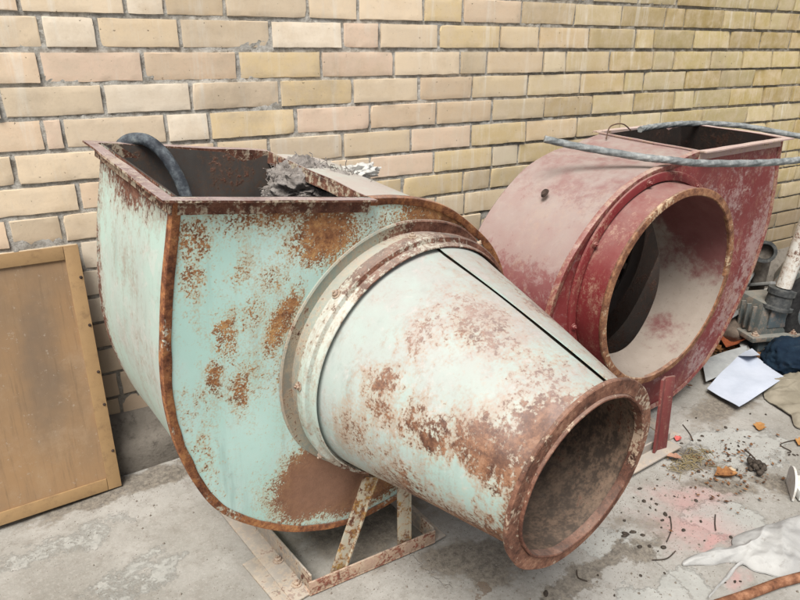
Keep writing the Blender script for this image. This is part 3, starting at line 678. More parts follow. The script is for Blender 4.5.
for v in t['verts']:
    d = v.co.copy(); v.co = Vector((.70, -.50, .925))+Vector((d.x*.045, d.y*.03, d.z*.017))*(1+.5*N3(d, 3)+.25*N3(d, 9))
tag(MB().bm(bm).make('rag', RAG, sharp=60), 'small scrap of pale rag on top of the green fan casing', 'rag')
CABLE = simple('grey_steel_cable', [(.3, (.075, .085, .088)), (.5, (.19, .205, .21)), (.7, (.36, .375, .37))], 30, .7, .5)
near = [(1.285, -.50, .965), (1.37, -.56, .944), (1.476, -.68, .924), (1.535, -.735, .918), (1.625, -.768, .907), (1.848, -.80, .894), (2.017, -.82, .892)]
far = [(1.773, -.42, .956), (1.869, -.40, .958), (2.078, -.38, .955), (2.313, -.42, .939), (2.48, -.55, .905)]
path = near+[(2.40, -.81, .882), (2.62, -.74, .882), (2.60, -.62, .89)]+far[::-1]
pts = catmull(path, 26)
tag(MB().tube(pts, .0088, 24, twist=(.20, 5, .36)).make('cable', CABLE), 'thick twisted grey cable looped over the outlet of the red fan', 'cable')
WIRE = simple('thin_wire', [(.3, (.05, .035, .03)), (.7, (.16, .10, .07))], 50)
for P, lb in (([(1.62, -.42, .935), (1.64, -.41, .968), (1.67, -.41, .978), (1.70, -.415, .975), (1.73, -.42, .955)], 'thin rusty wire sprig curling up at the left corner of the red fan outlet'), ([(2.14, -.63, .925), (2.17, -.645, .91), (2.185, -.65, .885), (2.165, -.65, .87)], 'short dark wire hanging at the right corner of the red fan outlet')):
    tag(MB().tube(catmull(P, 6), .0022, 7).make('wire', WIRE), lb, 'wire', 'bits of wire on the red fan')

# ------------------------------------------------------------------ framed board leaning on the wall
def board_mats():
    k = NT('brown_hardboard'); c = k.mix(k.mr(k.noise(3, 6, .6), .35, .65), (.33, .205, .108), (.25, .17, .105))
    c = k.mix(k.mr(k.noise(14, 7, .7, sc=(1, 1, .5)), .5, .75, 0, .5), c, (.37, .26, .16))
    c = k.mix(k.mr(k.ma('ADD', k.blob((-.135, 0, .42), (.085, 1, .40), .10, .6), k.ma('MULTIPLY_ADD', k.noise(9, 7, .7), 1.2, -.6)), .0, .8, 0, .6), c, (.15, .12, .095))
    c = k.mix(k.mr(k.noise(9, 9, .75, sc=(9, 1, .5)), .5, .72, 0, .6), c, (.17, .115, .07))
    c = k.mix(k.mr(k.noise(4, 9, .75, off=(4, 4, 4)), .5, .7, 0, .55), c, (.40, .29, .19))
    c = k.mix(k.mr(k.noise(70, 5, .75), .60, .70, 0, .7), c, (.40, .34, .27))
    a = k.done(c, .62, k.bump(k.noise(30, 6), .15, .002), spec=.3)
    k = NT('tan_frame'); c = k.mix(k.noise(8, 6, .65), (.33, .205, .095), (.39, .26, .135))
    c = k.mix(k.mr(k.noise(30, 9, .8), .48, .70, 0, .65), c, (.20, .125, .07))
    c = k.mix(k.mr(k.noise(5, 7, .7), .45, .7, 0, .5), c, (.27, .17, .09))
    return a, k.done(c, .6, k.bump(k.noise(40, 6), .2, .002), spec=.3)
BA, BB = board_mats()
br, bl, tr = Vector((.071, -.131, .004)), Vector((-.239, -.163, .004)), Vector((.080, -.03, .714))
ux = (br-bl).normalized(); uz = (tr-br); Hb = uz.length; uz.normalize(); ux = (ux-uz*ux.dot(uz)).normalized(); nb = ux.cross(uz)
Mb = Matrix((ux, -nb if nb.y > 0 else nb, uz)).transposed()
if Mb.determinant() < 0: Mb = Matrix((ux, -Mb.col[1], uz)).transposed()
Mb4 = Mb.to_4x4(); Mb4.translation = br
bd = empty('leaning_board', None, 'brown hardboard panel with a tan frame leaning against the wall', 'board', None, Mb4)
Wb = .78; ny = -1 if (Mb @ Vector((0, 1, 0))).y > 0 else 1
m = MB().box((-Wb/2, 0, Hb/2), (Wb-.004, .014, Hb-.004)); m.make('panel', BA, bd, smooth=False)
fwid = .036
m = MB()
for c, sz in (((-fwid/2, ny*.010, Hb/2), (fwid, .0052, Hb)), ((-Wb+fwid/2, ny*.010, Hb/2), (fwid, .0052, Hb)), ((-Wb/2, ny*.010, fwid/2), (Wb-2*fwid-.002, .006, fwid)), ((-Wb/2, ny*.010, Hb-fwid/2), (Wb-2*fwid-.002, .006, fwid))):
    m.box(c, sz, None, .0012)
m.make('frame', BB, bd)
for z in (.10, .26, .37, .50, .62): bolt_mesh('nail', (-.007, ny*.013, z+random.uniform(-.02, .02)), (0, ny, 0), .0028, NAIL, bd)

# ------------------------------------------------------------------ ground litter
PAPER = simple('white_paper', [(.3, (.38, .42, .50)), (.6, (.46, .50, .585)), (.8, (.49, .53, .60))], 9, .75, .2)
PAPER2 = simple('grey_paper', [(.3, (.27, .285, .29)), (.6, (.40, .415, .42)), (.8, (.48, .49, .495))], 12, .8, .3)
def sheet(name, q, z, mat, label, cat, amp=.01, seed=0., n=16, group=None):
    q = [np.array(p, float) for p in q]; b = MB(); G = []
    for i in range(n+1):
        row = []
        for j in range(n+1):
            s_, t = i/n, j/n; p = (q[0]*(1-s_)+q[1]*s_)*(1-t)+(q[3]*(1-s_)+q[2]*s_)*t
            row.append((p[0], p[1], z(s_, t)+amp*(N3((p[0], p[1], seed), 7)+.3)))
        G.append(row)
    G = np.array(G); b.grid(G); b.grid(G-np.array((0, 0, .0012)), flip=True)
    return tag(b.make(name, mat, sharp=60), label, cat, group)
sheet('paper_sheet', [(2.05, -.652), (2.02, -.80), (2.353, -.765), (2.45, -.545)], lambda s_, t: .022+.012*t+.012*math.sin(3*t)*(1-s_), PAPER, 'bright bluish white paper sheet lying open on the ground by the red fan', 'paper', .010, 2, group='loose paper sheets')
sheet('paper_sheet', [(2.223, -.505), (2.09, -.618), (2.36, -.60), (2.50, -.515)], lambda s_, t: .030+.006*t-.012*s_, PAPER2, 'greyish folded paper partly under the brighter white sheet', 'paper', .008, 5, group='loose paper sheets')
sheet('paper_sheet', [(2.345, -.575), (2.33, -.635), (2.43, -.615), (2.46, -.56)], lambda s_, t: .05+.03*(1-t)*s_, PAPER, 'small white scrap curled up where the two large sheets overlap', 'paper', .006, 8, group='loose paper sheets')

def cloth(name, poly, hgt, mat, label, cat, seed=0., fold=.012, rings=44, edge=.003, knot=None, freq=9, ang=0.):
    P = catmull(list(poly)+[poly[0]], 14)[:-1]; c = P.mean(0); b = MB(); G = []
    ridge = lambda x: (1-min(1, abs(x)*2.2))**2
    for p in P:
        row = []
        for k in range(rings+1):
            f = k/rings; q = c+(p-c)*(f if f > 0 else 1e-4); f2 = 1-f**4
            e = 1+(.045*N3((p[0]*16, p[1]*16, seed), 1)+.014*N3((p[0]*60, p[1]*60, seed), 1))*f; q = c+(q-c)*e
            if knot:
                dx, dy = q[0]-knot[0], q[1]-knot[1]; d = math.hypot(dx, dy)+.01; a = math.atan2(dy, dx)
                w = ridge(N3((math.cos(a)*freq*.35, math.sin(a)*freq*.35, d*3+seed), 1))*min(1, d/.05)*math.exp(-d/.12)*.6
            else: w = 0
            ca, sa = math.cos(ang), math.sin(ang); al, ac = q[0]*ca+q[1]*sa, -q[0]*sa+q[1]*ca
            w += .8*ridge(N3((al*3, ac*freq, seed), 1)) + .5*ridge(N3((al*9, ac*freq*1.7, seed+4), 1)) + .25*N3((q[0], q[1], seed), 45)
            z = edge+ground_h(q[0], q[1])+hgt*f2*(.6+.5*N3((q[0], q[1], seed), 6)) + fold*(.35+.65*f2)*w
            row.append((q[0], q[1], max(z, ground_h(q[0], q[1])+.002)))
        G.append(row)
    G = np.array(G); b.grid(G, closed_i=True); Gb = G.copy(); Gb[:, :, 2] -= .003; b.grid(Gb, closed_i=True, flip=True)
    return tag(b.make(name, mat, fix=False, sharp=80), label, cat)
def cloth_mat(name, a, b_, c):
    k = NT(name); col = k.mix(k.mr(k.noise(8, 7, .65), .35, .65), a, b_); col = k.mix(k.mr(k.noise(40, 7, .75), .55, .72, 0, .6), col, c)
    return k.done(col, .9, k.bump(k.ma('ADD', k.noise(35, 7, .7), k.ma('MULTIPLY', k.noise(400, 2), .3)), .5, .004), spec=.15)
SACK = cloth_mat('white_sack_cloth', (.33, .33, .325), (.44, .44, .43), (.19, .175, .155))
TARP = cloth_mat('khaki_canvas', (.19, .17, .13), (.26, .235, .185), (.11, .095, .07))
cloth('sack', [(1.405, -1.195), (1.433, -1.18), (1.50, -1.185), (1.60, -1.205), (1.75, -1.24), (1.78, -1.36), (1.62, -1.43), (1.49, -1.385), (1.42, -1.335), (1.375, -1.285), (1.365, -1.255), (1.345, -1.228), (1.30, -1.212), (1.262, -1.19), (1.235, -1.176), (1.262, -1.168), (1.29, -1.178), (1.33, -1.178), (1.37, -1.195)], .028, SACK, 'dirty white cloth sack crumpled on the ground in the lower right corner', 'sack', 3., .013, knot=None, freq=11, ang=.25)
m = MB()
for P, wd in (([(1.40, -1.25, .012), (1.345, -1.247, .009), (1.30, -1.256, .006), (1.25, -1.262, .004), (1.205, -1.27, .002)], [.006, .003, .004, .002, .0015]),):
    C_ = catmull(P, 6); ws = np.interp(np.linspace(0, 1, len(C_)), np.linspace(0, 1, len(wd)), wd); G = []
    for i, (p, w_) in enumerate(zip(C_, ws)):
        d = C_[min(i+1, len(C_)-1)]-C_[max(i-1, 0)]; nn = np.array((-d[1], d[0], 0)); nn /= np.linalg.norm(nn)+1e-9
        G.append([p+nn*w_*t+np.array((0, 0, .003*(1-t*t)+.003*N3(tuple(p*60+t*3), 1)+ground_h(p[0], p[1]))) for t in (-1, -.6, -.2, .2, .6, 1)])
    m.grid(G); m.grid(np.array(G)-np.array((0, 0, .003)), flip=True)
tails = m.make('torn_strip', SACK, bpy.data.objects['sack'], sharp=70)
cloth('canvas_sheet', [(2.19, -.79), (2.27, -.745), (2.40, -.725), (2.56, -.72), (2.80, -.80), (2.70, -1.0), (2.40, -1.08), (2.12, -.985), (2.15, -.90)], .03, TARP, 'khaki brown canvas sheet folded on the ground at the right edge', 'canvas', 8., .034, freq=8, ang=-.9)
# white metal bracket (a bent plate) at the right edge
WM = painted('white_enamel', (.60, .60, .57), (.66, .66, .64), bias=-.17, n1=(12, .5), n2=(90, .42), dust=.2, rust=RUST_DARK, seed=31.)
wb = empty('metal_bracket', (1.74, -1.16, .004), 'white enamelled metal bracket with a rounded upright end at the right edge', 'bracket')
prof2 = [(0, 0), (.0, .045), (.01, .066), (.028, .074), (.046, .064), (.056, .04), (.056, 0)]
dv = Vector((-.77, -.64, 0)); sv = Vector((.8, -.6, 0))
b = MB(); c0 = Vector((.045, .05, 0)); P2 = catmull([(x, z) for x, z in prof2], 5)
front = [c0+dv*x*1.7+Vector((0, 0, z)) for x, z in P2]; back = [p+sv*.006 for p in front]
nF = len(front); b.add([*front, *back], [tuple(range(nF)), tuple(range(2*nF-1, nF-1, -1))]+[(i, i+1, nF+i+1, nF+i) for i in range(nF-1)]); b.make('end_plate', WM, wb, smooth=False)
b = MB(); b.bar(c0+dv*.052+sv*.008+Vector((0, 0, .016)), c0+dv*.052+sv*.24+Vector((0, 0, .016)), .085, .03, bev=.004); b.make('tray', WM, wb)
HOLE = simple('dark_slot', [(.3, (.02, .018, .016)), (.7, (.05, .045, .04))], 60)
b = MB(); b.bar(c0+dv*.101+sv*.03+Vector((0, 0, .016)), c0+dv*.101+sv*.05+Vector((0, 0, .016)), .012, .006, bev=.001); b.make('slot', HOLE, wb)
# rusty pipe at the lower right
RB = simple('rusty_rod', [(.3, (.07, .03, .02)), (.5, (.20, .09, .05)), (.65, (.33, .17, .10)), (.8, (.40, .26, .18))], 40, .9, .6)
tag(MB().tube([(1.19, -1.30, .012), (1.26, -1.315, .013), (1.37, -1.335, .016), (1.45, -1.358, .02), (1.62, -1.40, .02)], .0115, 14).make('rusty_rod', RB), 'rusty iron rod lying beside the white sack in the lower right corner', 'rod')

# berries (dried, dark), leaves, stalk, twigs, straw
BER = [(1.866, -.746), (1.897, -.838), (1.784, -.83), (1.903, -.903), (1.83, -.903), (1.839, -.924), (1.794, -.921), (1.757, -.943), (1.735, -.961), (1.716, -1.001), (1.741, -1.017), (1.942, -1.045), (2.054, -.825), (2.098, -.855), (1.556, -1.048), (1.479, -1.033), (1.351, -.999), (1.359, -1.025), (1.439, -.931), (1.714, -.888), (1.416, -1.095), (1.347, -1.093), (1.432, -1.173), (1.426, -1.184), (1.318, -1.002), (1.36, -1.038), (1.332, -1.037), (1.237, -.988), (1.256, -.961), (1.19, -1.031), (1.194, -1.077), (1.219, -1.088), (1.225, -1.11), (1.246, -1.109), (1.118, -1.146), (1.015, -1.157), (1.177, -1.169), (1.361, -1.146), (1.279, -1.262), (1.301, -1.273), (1.313, -1.279), (1.345, -.985), (1.339, -.932), (1.029, -1.092), (.878, -1.073), (.752, -.729)]
for _ in range(30):
    c = random.choice([(1.40, -.93, .07), (1.22, -1.05, .07), (1.62, -.86, .08), (1.75, -.80, .12), (1.85, -1.0, .12), (1.70, -.92, .06)]); BER.append((random.gauss(c[0], c[2]), random.gauss(c[1], c[2]*.7)))
bmat = simple('dried_berry', [(.3, (.016, .014, .012)), (.5, (.05, .04, .032)), (.7, (.12, .095, .075))], 90, .75, .4)
bms = []
for q in range(3):
    bm = bmesh.new(); bmesh.ops.create_icosphere(bm, subdivisions=2, radius=.0058)
    for v in bm.verts: v.co *= 1+.25*N3(v.co, 260, q*3.); v.co.z *= .8; v.co.x *= 1.15
    o = MB().bm(bm).make('berry', bmat, sharp=70); bms.append(o)
for i, (x, y) in enumerate(BER):
    o = bms[i] if i < 3 else bms[i % 3].copy()
    if i >= 3: COL.objects.link(o)
    s_ = random.choice((random.uniform(.35, .6), random.uniform(.55, 1.05))); o.location = (x, y, ground_h(x, y)+.0036*s_); o.rotation_euler = (0, 0, random.uniform(0, 6.28)); o.scale = (s_*random.uniform(.9, 1.7), s_*random.uniform(.8, 1.1), s_*random.uniform(.6, 1))
    tag(o, 'tiny dark dried berry lying on the dusty ground', 'berry', 'dark dried berries scattered over the ground')
def leaf(loc, rz, L, cols, label, curl=.3, name='dry_leaf', seed=0.):
    k = simple('leaf_'+str(int(seed)), [(.3, cols[0]), (.55, cols[1]), (.75, cols[2])], 60, .8, .3)
    G = []
    for i in range(15):
        t = i/14; wd = L*.34*math.sin(PI*t)**.8*(1-.35*t)*(1+.22*math.sin(t*17+seed))+.0004; row = []
        for j in range(9):
            s_ = j/4-1; row.append((L*(t-.5)+.1*L*N3((t*3, s_, seed), 1), wd*s_, .004+curl*L*(.35*s_*s_*wd/(L*.3)+.3*(t-.5)**2)+.06*L*(N3((t*4, s_*2, seed), 1)+.5)))
        G.append(row)
    b = MB(); b.grid(G); b.grid(np.array(G)-np.array((0, 0, .0008)), flip=True)
    o = b.make(name, k, sharp=70); o.location = (loc[0], loc[1], ground_h(*loc[:2])+(loc[2] if len(loc) > 2 else 0)); o.rotation_euler = (0, 0, rz)
    return tag(o, label, 'leaf', 'dry fallen leaves')
ORG = [(.30, .13, .035), (.36, .19, .07), (.42, .26, .12)]; BRN = [(.13, .055, .025), (.26, .12, .045), (.40, .22, .09)]; RBR = [(.16, .045, .02), (.30, .085, .035), (.38, .15, .07)]
leaf((2.00, -.893), .5, .06, ORG, 'yellow orange dry leaf alone on the pale concrete slab', .25, seed=1)
leaf((2.03, -1.02), .2, .06, ORG, 'orange dry leaf on the ground below the canvas sheet at the right edge', .3, seed=2)
leaf((1.655, -1.005), -.4, .075, BRN, 'curled brown dry leaf in the dirt between the two pale slabs', .6, seed=3)
leaf((1.69, -1.0), .9, .04, [(.35, .26, .17), (.5, .4, .28), (.6, .5, .36)], 'small pale dry leaf touching the curled brown one', .4, seed=4)
leaf((2.48, -.46, .02), .3, .16, RBR, 'large crumpled rust red leaf behind the white papers', .6, seed=5)
leaf((2.40, -.42, .01), 1.3, .10, BRN, 'brown dry leaf behind the papers, beside the large rust red one', .5, seed=6)
leaf((2.56, -.60, .01), .9, .10, BRN, 'brown dry leaf between the papers and the dark blue bundle', .5, seed=7)
leaf((1.585, -.872, .01), 2.3, .045, [(.20, .10, .07), (.34, .2, .14), (.45, .3, .22)], 'pinkish brown dry leaf at the foot of the red fan leg', .5, seed=8)
leaf((1.70, -.80), .4, .035, [(.45, .08, .08), (.55, .15, .13), (.6, .25, .2)], 'small bright red leaf scrap right of the red fan leg', .6, seed=9)
STRAW = simple('straw', [(.3, (.16, .125, .07)), (.6, (.29, .235, .13)), (.8, (.38, .32, .2))], 80)
b = MB()
for _ in range(110):
    x, y = random.gauss(1.63, .045), random.gauss(-.90, .02); a = random.uniform(0, PI); L = random.uniform(.015, .045); z = ground_h(x, y)+random.uniform(.001, .007)
    b.tube([(x-L/2*math.cos(a), y-L/2*math.sin(a), z), (x, y, z+random.uniform(0, .007)), (x+L/2*math.cos(a), y+L/2*math.sin(a), z+random.uniform(-.002, .004))], .0009, 4, mat=0)
tag(b.make('straw', STRAW), 'loose tuft of yellow straw in the dirt right of the red fan leg', 'straw', kind='stuff')
TWIG = simple('dark_twig', [(.3, (.025, .02, .017)), (.7, (.09, .07, .055))], 80)
st = empty('grape_stalk', (1.77, -1.03, .004), 'dark dried bunch of berries on a bent stalk on the pale slab', 'dried stalk')
b = MB(); b.tube(catmull([(.055, .075, .004), (.045, .068, .010), (.032, .04, .012), (.014, .012, .012), (0, 0, .01)], 6), .0028, 8); b.make('stem', TWIG, st)
b = MB()
for _ in range(22):
    bm = bmesh.new(); bmesh.ops.create_icosphere(bm, subdivisions=2, radius=random.uniform(.006, .010)); b.bm(bm, (random.gauss(0, .014), random.gauss(-.004, .012), abs(random.gauss(.010, .006))))
b.make('berry_cluster', bmat, st)
for (P, lb) in (([(1.36, -1.04), (1.32, -1.075), (1.27, -1.10)], 'thin bent twig among the berries beside the cone mouth'), ([(1.26, -1.135), (1.22, -1.14), (1.185, -1.125)], 'short twig on the ground below the cluster of berries'), ([(1.79, -.75), (1.76, -.80), (1.73, -.835)], 'thin twig on the ground between the red fan leg and the papers'), ([(1.47, -1.10), (1.44, -1.12), (1.415, -1.14)], 'pale thin twig on the pink stained concrete'), ([(.995, -1.055), (.98, -1.075), (.99, -1.095)], 'short curved twig on the ground below the cone mouth'), ([(2.03, -1.0), (1.96, -.99), (1.95, -1.03), (1.93, -1.03)], 'bent twig on the slab near the white bracket')):
    C_ = catmull([(x, y, ground_h(x, y)+.003+random.uniform(0, .003)) for x, y in P], 6)
    tag(MB().tube(C_, .0016, 6).make('twig', TWIG), lb, 'twig', 'twigs scattered on the ground')
b = MB(); DEB = simple('grit', [(.3, (.07, .058, .048)), (.5, (.18, .155, .13)), (.7, (.33, .31, .28))], 40)
spots = [(1.65, -.93, .14, 900), (1.7, -1.05, .16, 900), (.78, -.84, .14, 1100), (.80, -1.0, .14, 500), (1.05, -1.08, .25, 900), (2.3, -.6, .3, 1200), (2.6, -.4, .3, 800), (.15, -.16, .15, 700), (.2, -.75, .3, 500), (1.3, -1.05, .25, 700), (1.25, -.9, .14, 700), (.0, -.4, .3, 350), (1.45, -1.25, .25, 400)]
for cx, cy, sd, n in spots:
    for _ in range(n):
        x, y = random.gauss(cx, sd), random.gauss(cy, sd*.45)
        if y > -.09: continue
        r = random.uniform(.0008, .0026)*(2.2 if random.random() < .05 else 1); z = ground_h(x, y); a = random.uniform(0, 3)
        c_, s_ = math.cos(a)*r, math.sin(a)*r
        b.add([(x+c_, y+s_, z-.001), (x-s_*.7, y+c_*.8, z-.001), (x-c_*.9, y-s_, z-.001), (x+s_, y-c_*.7, z-.001), (x+r*.2, y, z+r*.9)], [(0, 1, 4), (1, 2, 4), (2, 3, 4), (3, 0, 4)])
tag(b.make('grit', DEB, smooth=False), 'fine grit and crumbs of mortar scattered over the ground', 'grit', kind='stuff')

b = MB()
for _ in range(620):
    x, y = random.gauss(2.45, .16), random.gauss(-.50, .10)
    if random.random() < .3: x, y = random.gauss(1.70, .12), random.gauss(-.97, .07)
    if y > -.1: continue
    z = ground_h(x, y)+random.uniform(.003, .012); a = random.uniform(0, 6.28); L = random.uniform(.004, .018)*(1 if x > 2 else .5); d3 = Vector((math.cos(a), math.sin(a), random.uniform(-.3, .3)))*L; e3 = Vector((-math.sin(a), math.cos(a), random.uniform(-.3, .3)))*L*.55; p = Vector((x, y, z+L*.2))
    b.add([p+d3, p+e3, p-d3, p-e3], [(0, 1, 2, 3)])
tag(b.make('leaf_crumbs', simple('crumbs', [(.3, (.045, .025, .015)), (.5, (.14, .065, .03)), (.7, (.30, .17, .08))], 18), smooth=False, fix=False), 'brown crumbled leaf litter on the ground between the fan, the papers and the pump', 'litter', kind='stuff')
# debris in the red outlet
b = MB()
for _ in range(260):
    f = random.random(); u_, d_ = .15+abs(random.gauss(0, .03)), -random.uniform(.02, .34)
    p = Mr @ Vector((u_+.008, -d_, .36+zr-.028+random.uniform(-.012, .02)-.15*abs(u_-.15))); a = random.uniform(0, 6.28); L = random.uniform(.006, .016); d3 = Vector((math.cos(a), math.sin(a), random.uniform(-.4, .4)))*L; e3 = Vector((-math.sin(a), math.cos(a), random.uniform(-.3, .3)))*L*.5
    b.add([p+d3, p+e3, p-d3, p-e3], [(0, 1, 2, 3)])
tag(b.make('leaf_litter', simple('litter', [(.3, (.10, .06, .035)), (.5, (.26, .19, .10)), (.7, (.42, .35, .22))], 60), smooth=False, fix=False), 'dry leaf crumbs gathered along the left edge of the red fan outlet', 'litter', kind='stuff')

# ------------------------------------------------------------------ machine scrap at the right
GREY = painted('grey_green_casting', (.085, .10, .098), (.13, .14, .135), bias=-.12, n1=(9, .5), n2=(60, .5), dust=.75, dustc=(.22, .22, .20), rust=RUST_DARK, stain=(.2, .17, .14), seed=41.)
BLUE = painted('blue_grey_casting', (.075, .105, .125), (.10, .13, .145), bias=-.18, n1=(9, .5), n2=(60, .5), dust=.6, dustc=(.2, .2, .185), rust=RUST_DARK, stain=(.15, .13, .12), seed=42.)
DARK = simple('oily_dark_metal', [(.3, (.022, .024, .026)), (.5, (.06, .064, .066)), (.7, (.15, .15, .14))], 30, .6, .4)
mc = empty('pump_unit', (2.70, -.50, .003), 'grey green cast iron pump block with bolted flange among scrap at the right', 'pump')
Rz = Matrix.Rotation(-.35, 3, 'Z')
b = MB(); b.box((0, 0, .15), (.34, .20, .14), Rz, .018, taper=.82); b.make('body', GREY, mc)
b = MB(); b.box((0, -.002, .075), (.40, .25, .022), Rz, .006); b.make('base_flange', GREY, mc)
b = MB(); b.box((-.02, -.01, .034), (.26, .17, .062), Rz, .012); b.make('sump', BLUE, mc)
b = MB(); b.box(Rz @ Vector((-.01, -.099, .155)), (.22, .012, .085), Rz @ Matrix.Rotation(.11, 3, 'X'), .006); b.make('cover_plate', BLUE, mc)
for k in range(5):
    b = MB(); b.box(Rz @ Vector((-.173, -.07+.035*k, .15)), (.02, .008, .11), Rz, .002); b.make('rib', GREY, mc)
b = MB(); b.box(Rz @ Vector((.10, .02, .235)), (.09, .10, .05), Rz, .008, taper=.85); b.make('valve_cover', BLUE, mc)
for x, y in ((-.17, -.1), (.17, -.1), (-.17, .1), (0, -.108)): bolt_mesh('bolt', Rz @ Vector((x, y, .0865)), (0, 0, 1), .011, bolt_rust, mc)
def ring_solid(c, ax, prof, n=28):
    ax = Vector(ax).normalized(); x = ax.orthogonal().normalized(); y = ax.cross(x); c = Vector(c)
    return [[tuple(c+ax*h+(x*math.cos(2*PI*j/n)+y*math.sin(2*PI*j/n))*r) for j in range(n)] for h, r in prof]
tag(mc, None)
pa = Vector((.13, -.05, .99)).normalized()
b = MB(); b.grid(ring_solid((-.10, -.045, .195), pa, [(0, .001), (0, .062), (.012, .062), (.014, .05), (.06, .047), (.062, .054), (.085, .054), (.087, .036), (.09, .001)]), closed_j=True); b.make('socket', DARK, mc)
WP = painted('chipped_white_pole', (.60, .59, .555), (.66, .655, .62), bias=-.10, n1=(14, .5), n2=(70, .5), dust=.2, rust=RUST_DARK, stain=(.42, .38, .32), seed=43.)
p0 = Vector((2.70, -.50, .003))+Vector((-.10, -.045, .195))+pa*.092
tag(MB().tube([p0, p0+pa*.1, p0+pa*.4, p0+pa*.75], .030, 20).make('pole', WP), 'chipped white painted pole rising from the pump socket at the right', 'pole')
ep = empty('pipe_elbow', (2.90, -.28, .003), 'dirty grey pipe with a black open elbow end between wall and pump', 'pipe')
b = MB(); b.tube(catmull([(0, 0, 0), (0, 0, .15), (.005, 0, .26), (-.012, -.01, .315), (-.05, -.03, .335)], 6), .032, 18); b.make('pipe', simple('muddy_pipe', [(.3, (.06, .052, .045)), (.55, (.17, .15, .13)), (.75, (.28, .26, .23))], 24), ep)
b = MB(); b.grid(ring_solid((-.045, -.028, .334), (-.85, -.45, .3), [(0, .034), (.02, .036), (.022, .046), (.05, .05), (.05, .036), (.0, .03), (0, .001)]), closed_j=True); b.make('open_end', DARK, ep)
SLAB = simple('grey_slab', [(.3, (.13, .13, .125)), (.5, (.26, .265, .26)), (.75, (.38, .385, .375))], 14, .8, .4)
for (c, sz, ang, tilt, lb) in [((2.74, -.25, .20), (.42, .16, .012), .45, (-.35, .05), 'grey flat metal sheet propped behind the pump, highest of the scrap sheets'), ((2.62, -.36, .13), (.36, .13, .014), .1, (-.45, -.1), 'grey flat metal sheet propped against the red fan side of the pump'), ((3.02, -.36, .17), (.4, .16, .014), -.2, (-.4, .1), 'grey flat metal sheet right of the white pole')]:
    R = Matrix.Rotation(ang, 3, 'Z') @ Matrix.Rotation(tilt[0], 3, 'X') @ Matrix.Rotation(tilt[1], 3, 'Y')
    o = MB().box((0, 0, 0), sz, R, .003).make('metal_sheet', SLAB); o.location = c; tag(o, lb, 'metal sheet', 'grey scrap sheets by the wall')
def scrap(name, P, r, mat, lb, cat):
    b = MB().tube(catmull(P, 6), r, 14); return tag(b.make(name, mat), lb, cat, 'scrap iron around the pump')
OILY = painted('oily_scrap', (.06, .062, .06), (.10, .098, .092), bias=-.05, n1=(9, .5), n2=(60, .5), dust=.45, dustc=(.17, .16, .145), rust=RUST_DARK, stain=(.1, .08, .06), seed=45.)
scrap('scrap_pipe', [(2.50, -.34, .05), (2.62, -.30, .11), (2.80, -.24, .17), (2.98, -.20, .20)], .022, OILY, 'dark bent pipe lying behind the pump, rising towards the wall', 'pipe')
scrap('scrap_pipe', [(2.55, -.47, .03), (2.60, -.36, .06), (2.68, -.22, .12)], .016, OILY, 'thin dark pipe stub between the red fan casing and the pump', 'pipe')
scrap('scrap_rod', [(2.62, -.70, .02), (2.80, -.60, .05), (3.0, -.52, .10)], .012, OILY, 'thin dark rod in front of the pump beside the wheel', 'rod')
b = MB(); b.grid(ring_solid((2.58, -.33, .14), (-.5, -.6, .55), [(0, .022), (0, .062), (.014, .062), (.014, .04), (.05, .036), (.05, .022)], 28), closed_j=True, closed_i=True)
tag(b.make('pipe_flange', OILY), 'dark round pipe flange tilted against the scrap beside the red fan', 'flange', 'scrap iron around the pump')
b = MB(); R2 = Matrix.Rotation(.5, 3, 'Z') @ Matrix.Rotation(.25, 3, 'X')
b.box((0, 0, 0), (.15, .11, .09), R2, .012, taper=.8); b.box(R2 @ Vector((.02, -.062, .005)), (.075, .02, .05), R2, .004); b.box(R2 @ Vector((0, 0, .055)), (.06, .06, .03), R2, .006)
o = b.make('junction_box', GREY); o.location = (2.93, -.40, .24); tag(o, 'small grey green iron box sitting on the scrap behind the white pole', 'iron box', 'scrap iron around the pump')
RUB = simple('black_rubber', [(.3, (.012, .012, .013)), (.6, (.03, .03, .031)), (.8, (.06, .058, .055))], 40, .75, .5)
wh = empty('wheel', (2.76, -.64, .19), 'black rubber wheel half out of frame at the right edge', 'wheel')
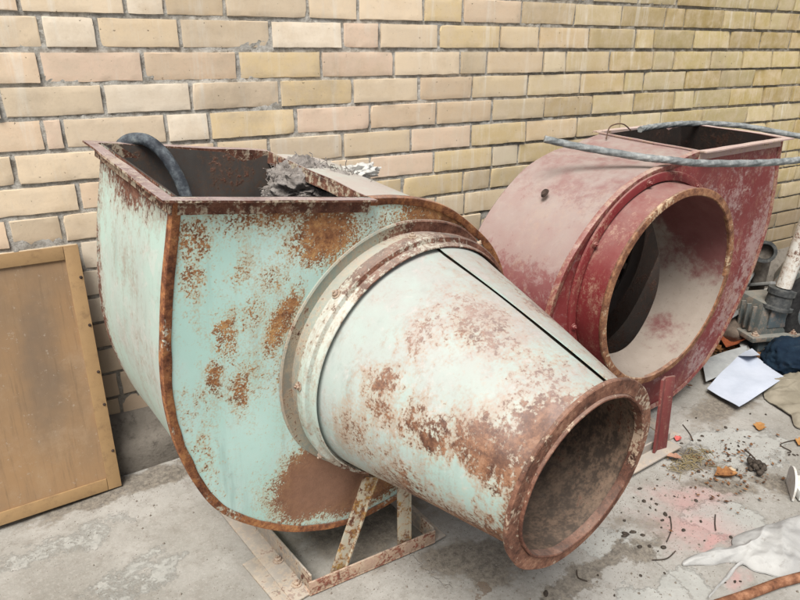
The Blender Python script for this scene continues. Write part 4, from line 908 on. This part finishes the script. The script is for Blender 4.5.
wx = Vector((.55, .8, .1)).normalized(); b = MB(); b.grid(ring_solid((0, 0, 0), wx, [(-.03, .10), (-.035, .15), (-.025, .172), (0, .178), (.025, .172), (.035, .15), (.03, .10)], 40), closed_j=True, closed_i=True); b.make('tyre', RUB, wh)
b = MB(); b.grid(ring_solid((0, 0, 0), wx, [(-.028, .001), (-.028, .03), (-.015, .035), (-.015, .095), (-.028, .101), (.028, .101), (.015, .095), (.015, .03), (.028, .001)], 32), closed_j=True); b.make('rim', DARK, wh)
bm = bmesh.new(); bmesh.ops.create_icosphere(bm, subdivisions=5, radius=1)
for v in bm.verts:
    d = v.co.copy(); f = 1+.22*N3(d, 1.6, 4)+.22*(.3-abs(N3(d, 2.6, 2)))+.12*(.3-abs(N3(d, 6, 5)))+.03*N3(d, 16)
    v.co = Vector((d.x*.115, d.y*.10, d.z*.085))*f; v.co.z = max(v.co.z, -.07)
o = MB().bm(bm).make('cloth_bundle', cloth_mat('navy_cloth', (.006, .014, .028), (.014, .030, .05), (.04, .045, .05)), sharp=80); o.location = (2.50, -.715, .066)
tag(o, 'dark navy blue cloth bundle on the ground in front of the pump', 'bundle')
STR = simple('grey_strip', [(.3, (.20, .20, .19)), (.6, (.33, .33, .32)), (.8, (.42, .42, .41))], 25)
tag(MB().bar((2.56, -.45, .03), (2.385, -.605, .022), .035, .012, bev=.002).make('metal_strip', STR), 'narrow grey metal strip lying between the papers and the pump', 'metal strip')
STONE = simple('rubble_stone', [(.3, (.07, .055, .045)), (.55, (.16, .125, .10)), (.75, (.25, .2, .165))], 14, .9, .8)
rub = [(2.55, -.40, .085, 'rounded brown stone in the shade beside the red fan casing'), (2.62, -.63, .05, 'dark brown stone under the front of the pump'), (2.56, -.60, .04, 'small brown stone between the blue bundle and the pump')]
for i, (x, y, r, lb) in enumerate(rub):
    bm = bmesh.new(); bmesh.ops.create_icosphere(bm, subdivisions=4, radius=r)
    for v in bm.verts: v.co *= 1+.28*N3(v.co, 1.3/r, i)+.08*N3(v.co, 5/r, i)
    for v in bm.verts: v.co.z *= .75
    o = MB().bm(bm).make('stone', STONE, sharp=60); o.location = (x, y, r*.55); tag(o, lb, 'stone', 'stones among the scrap')
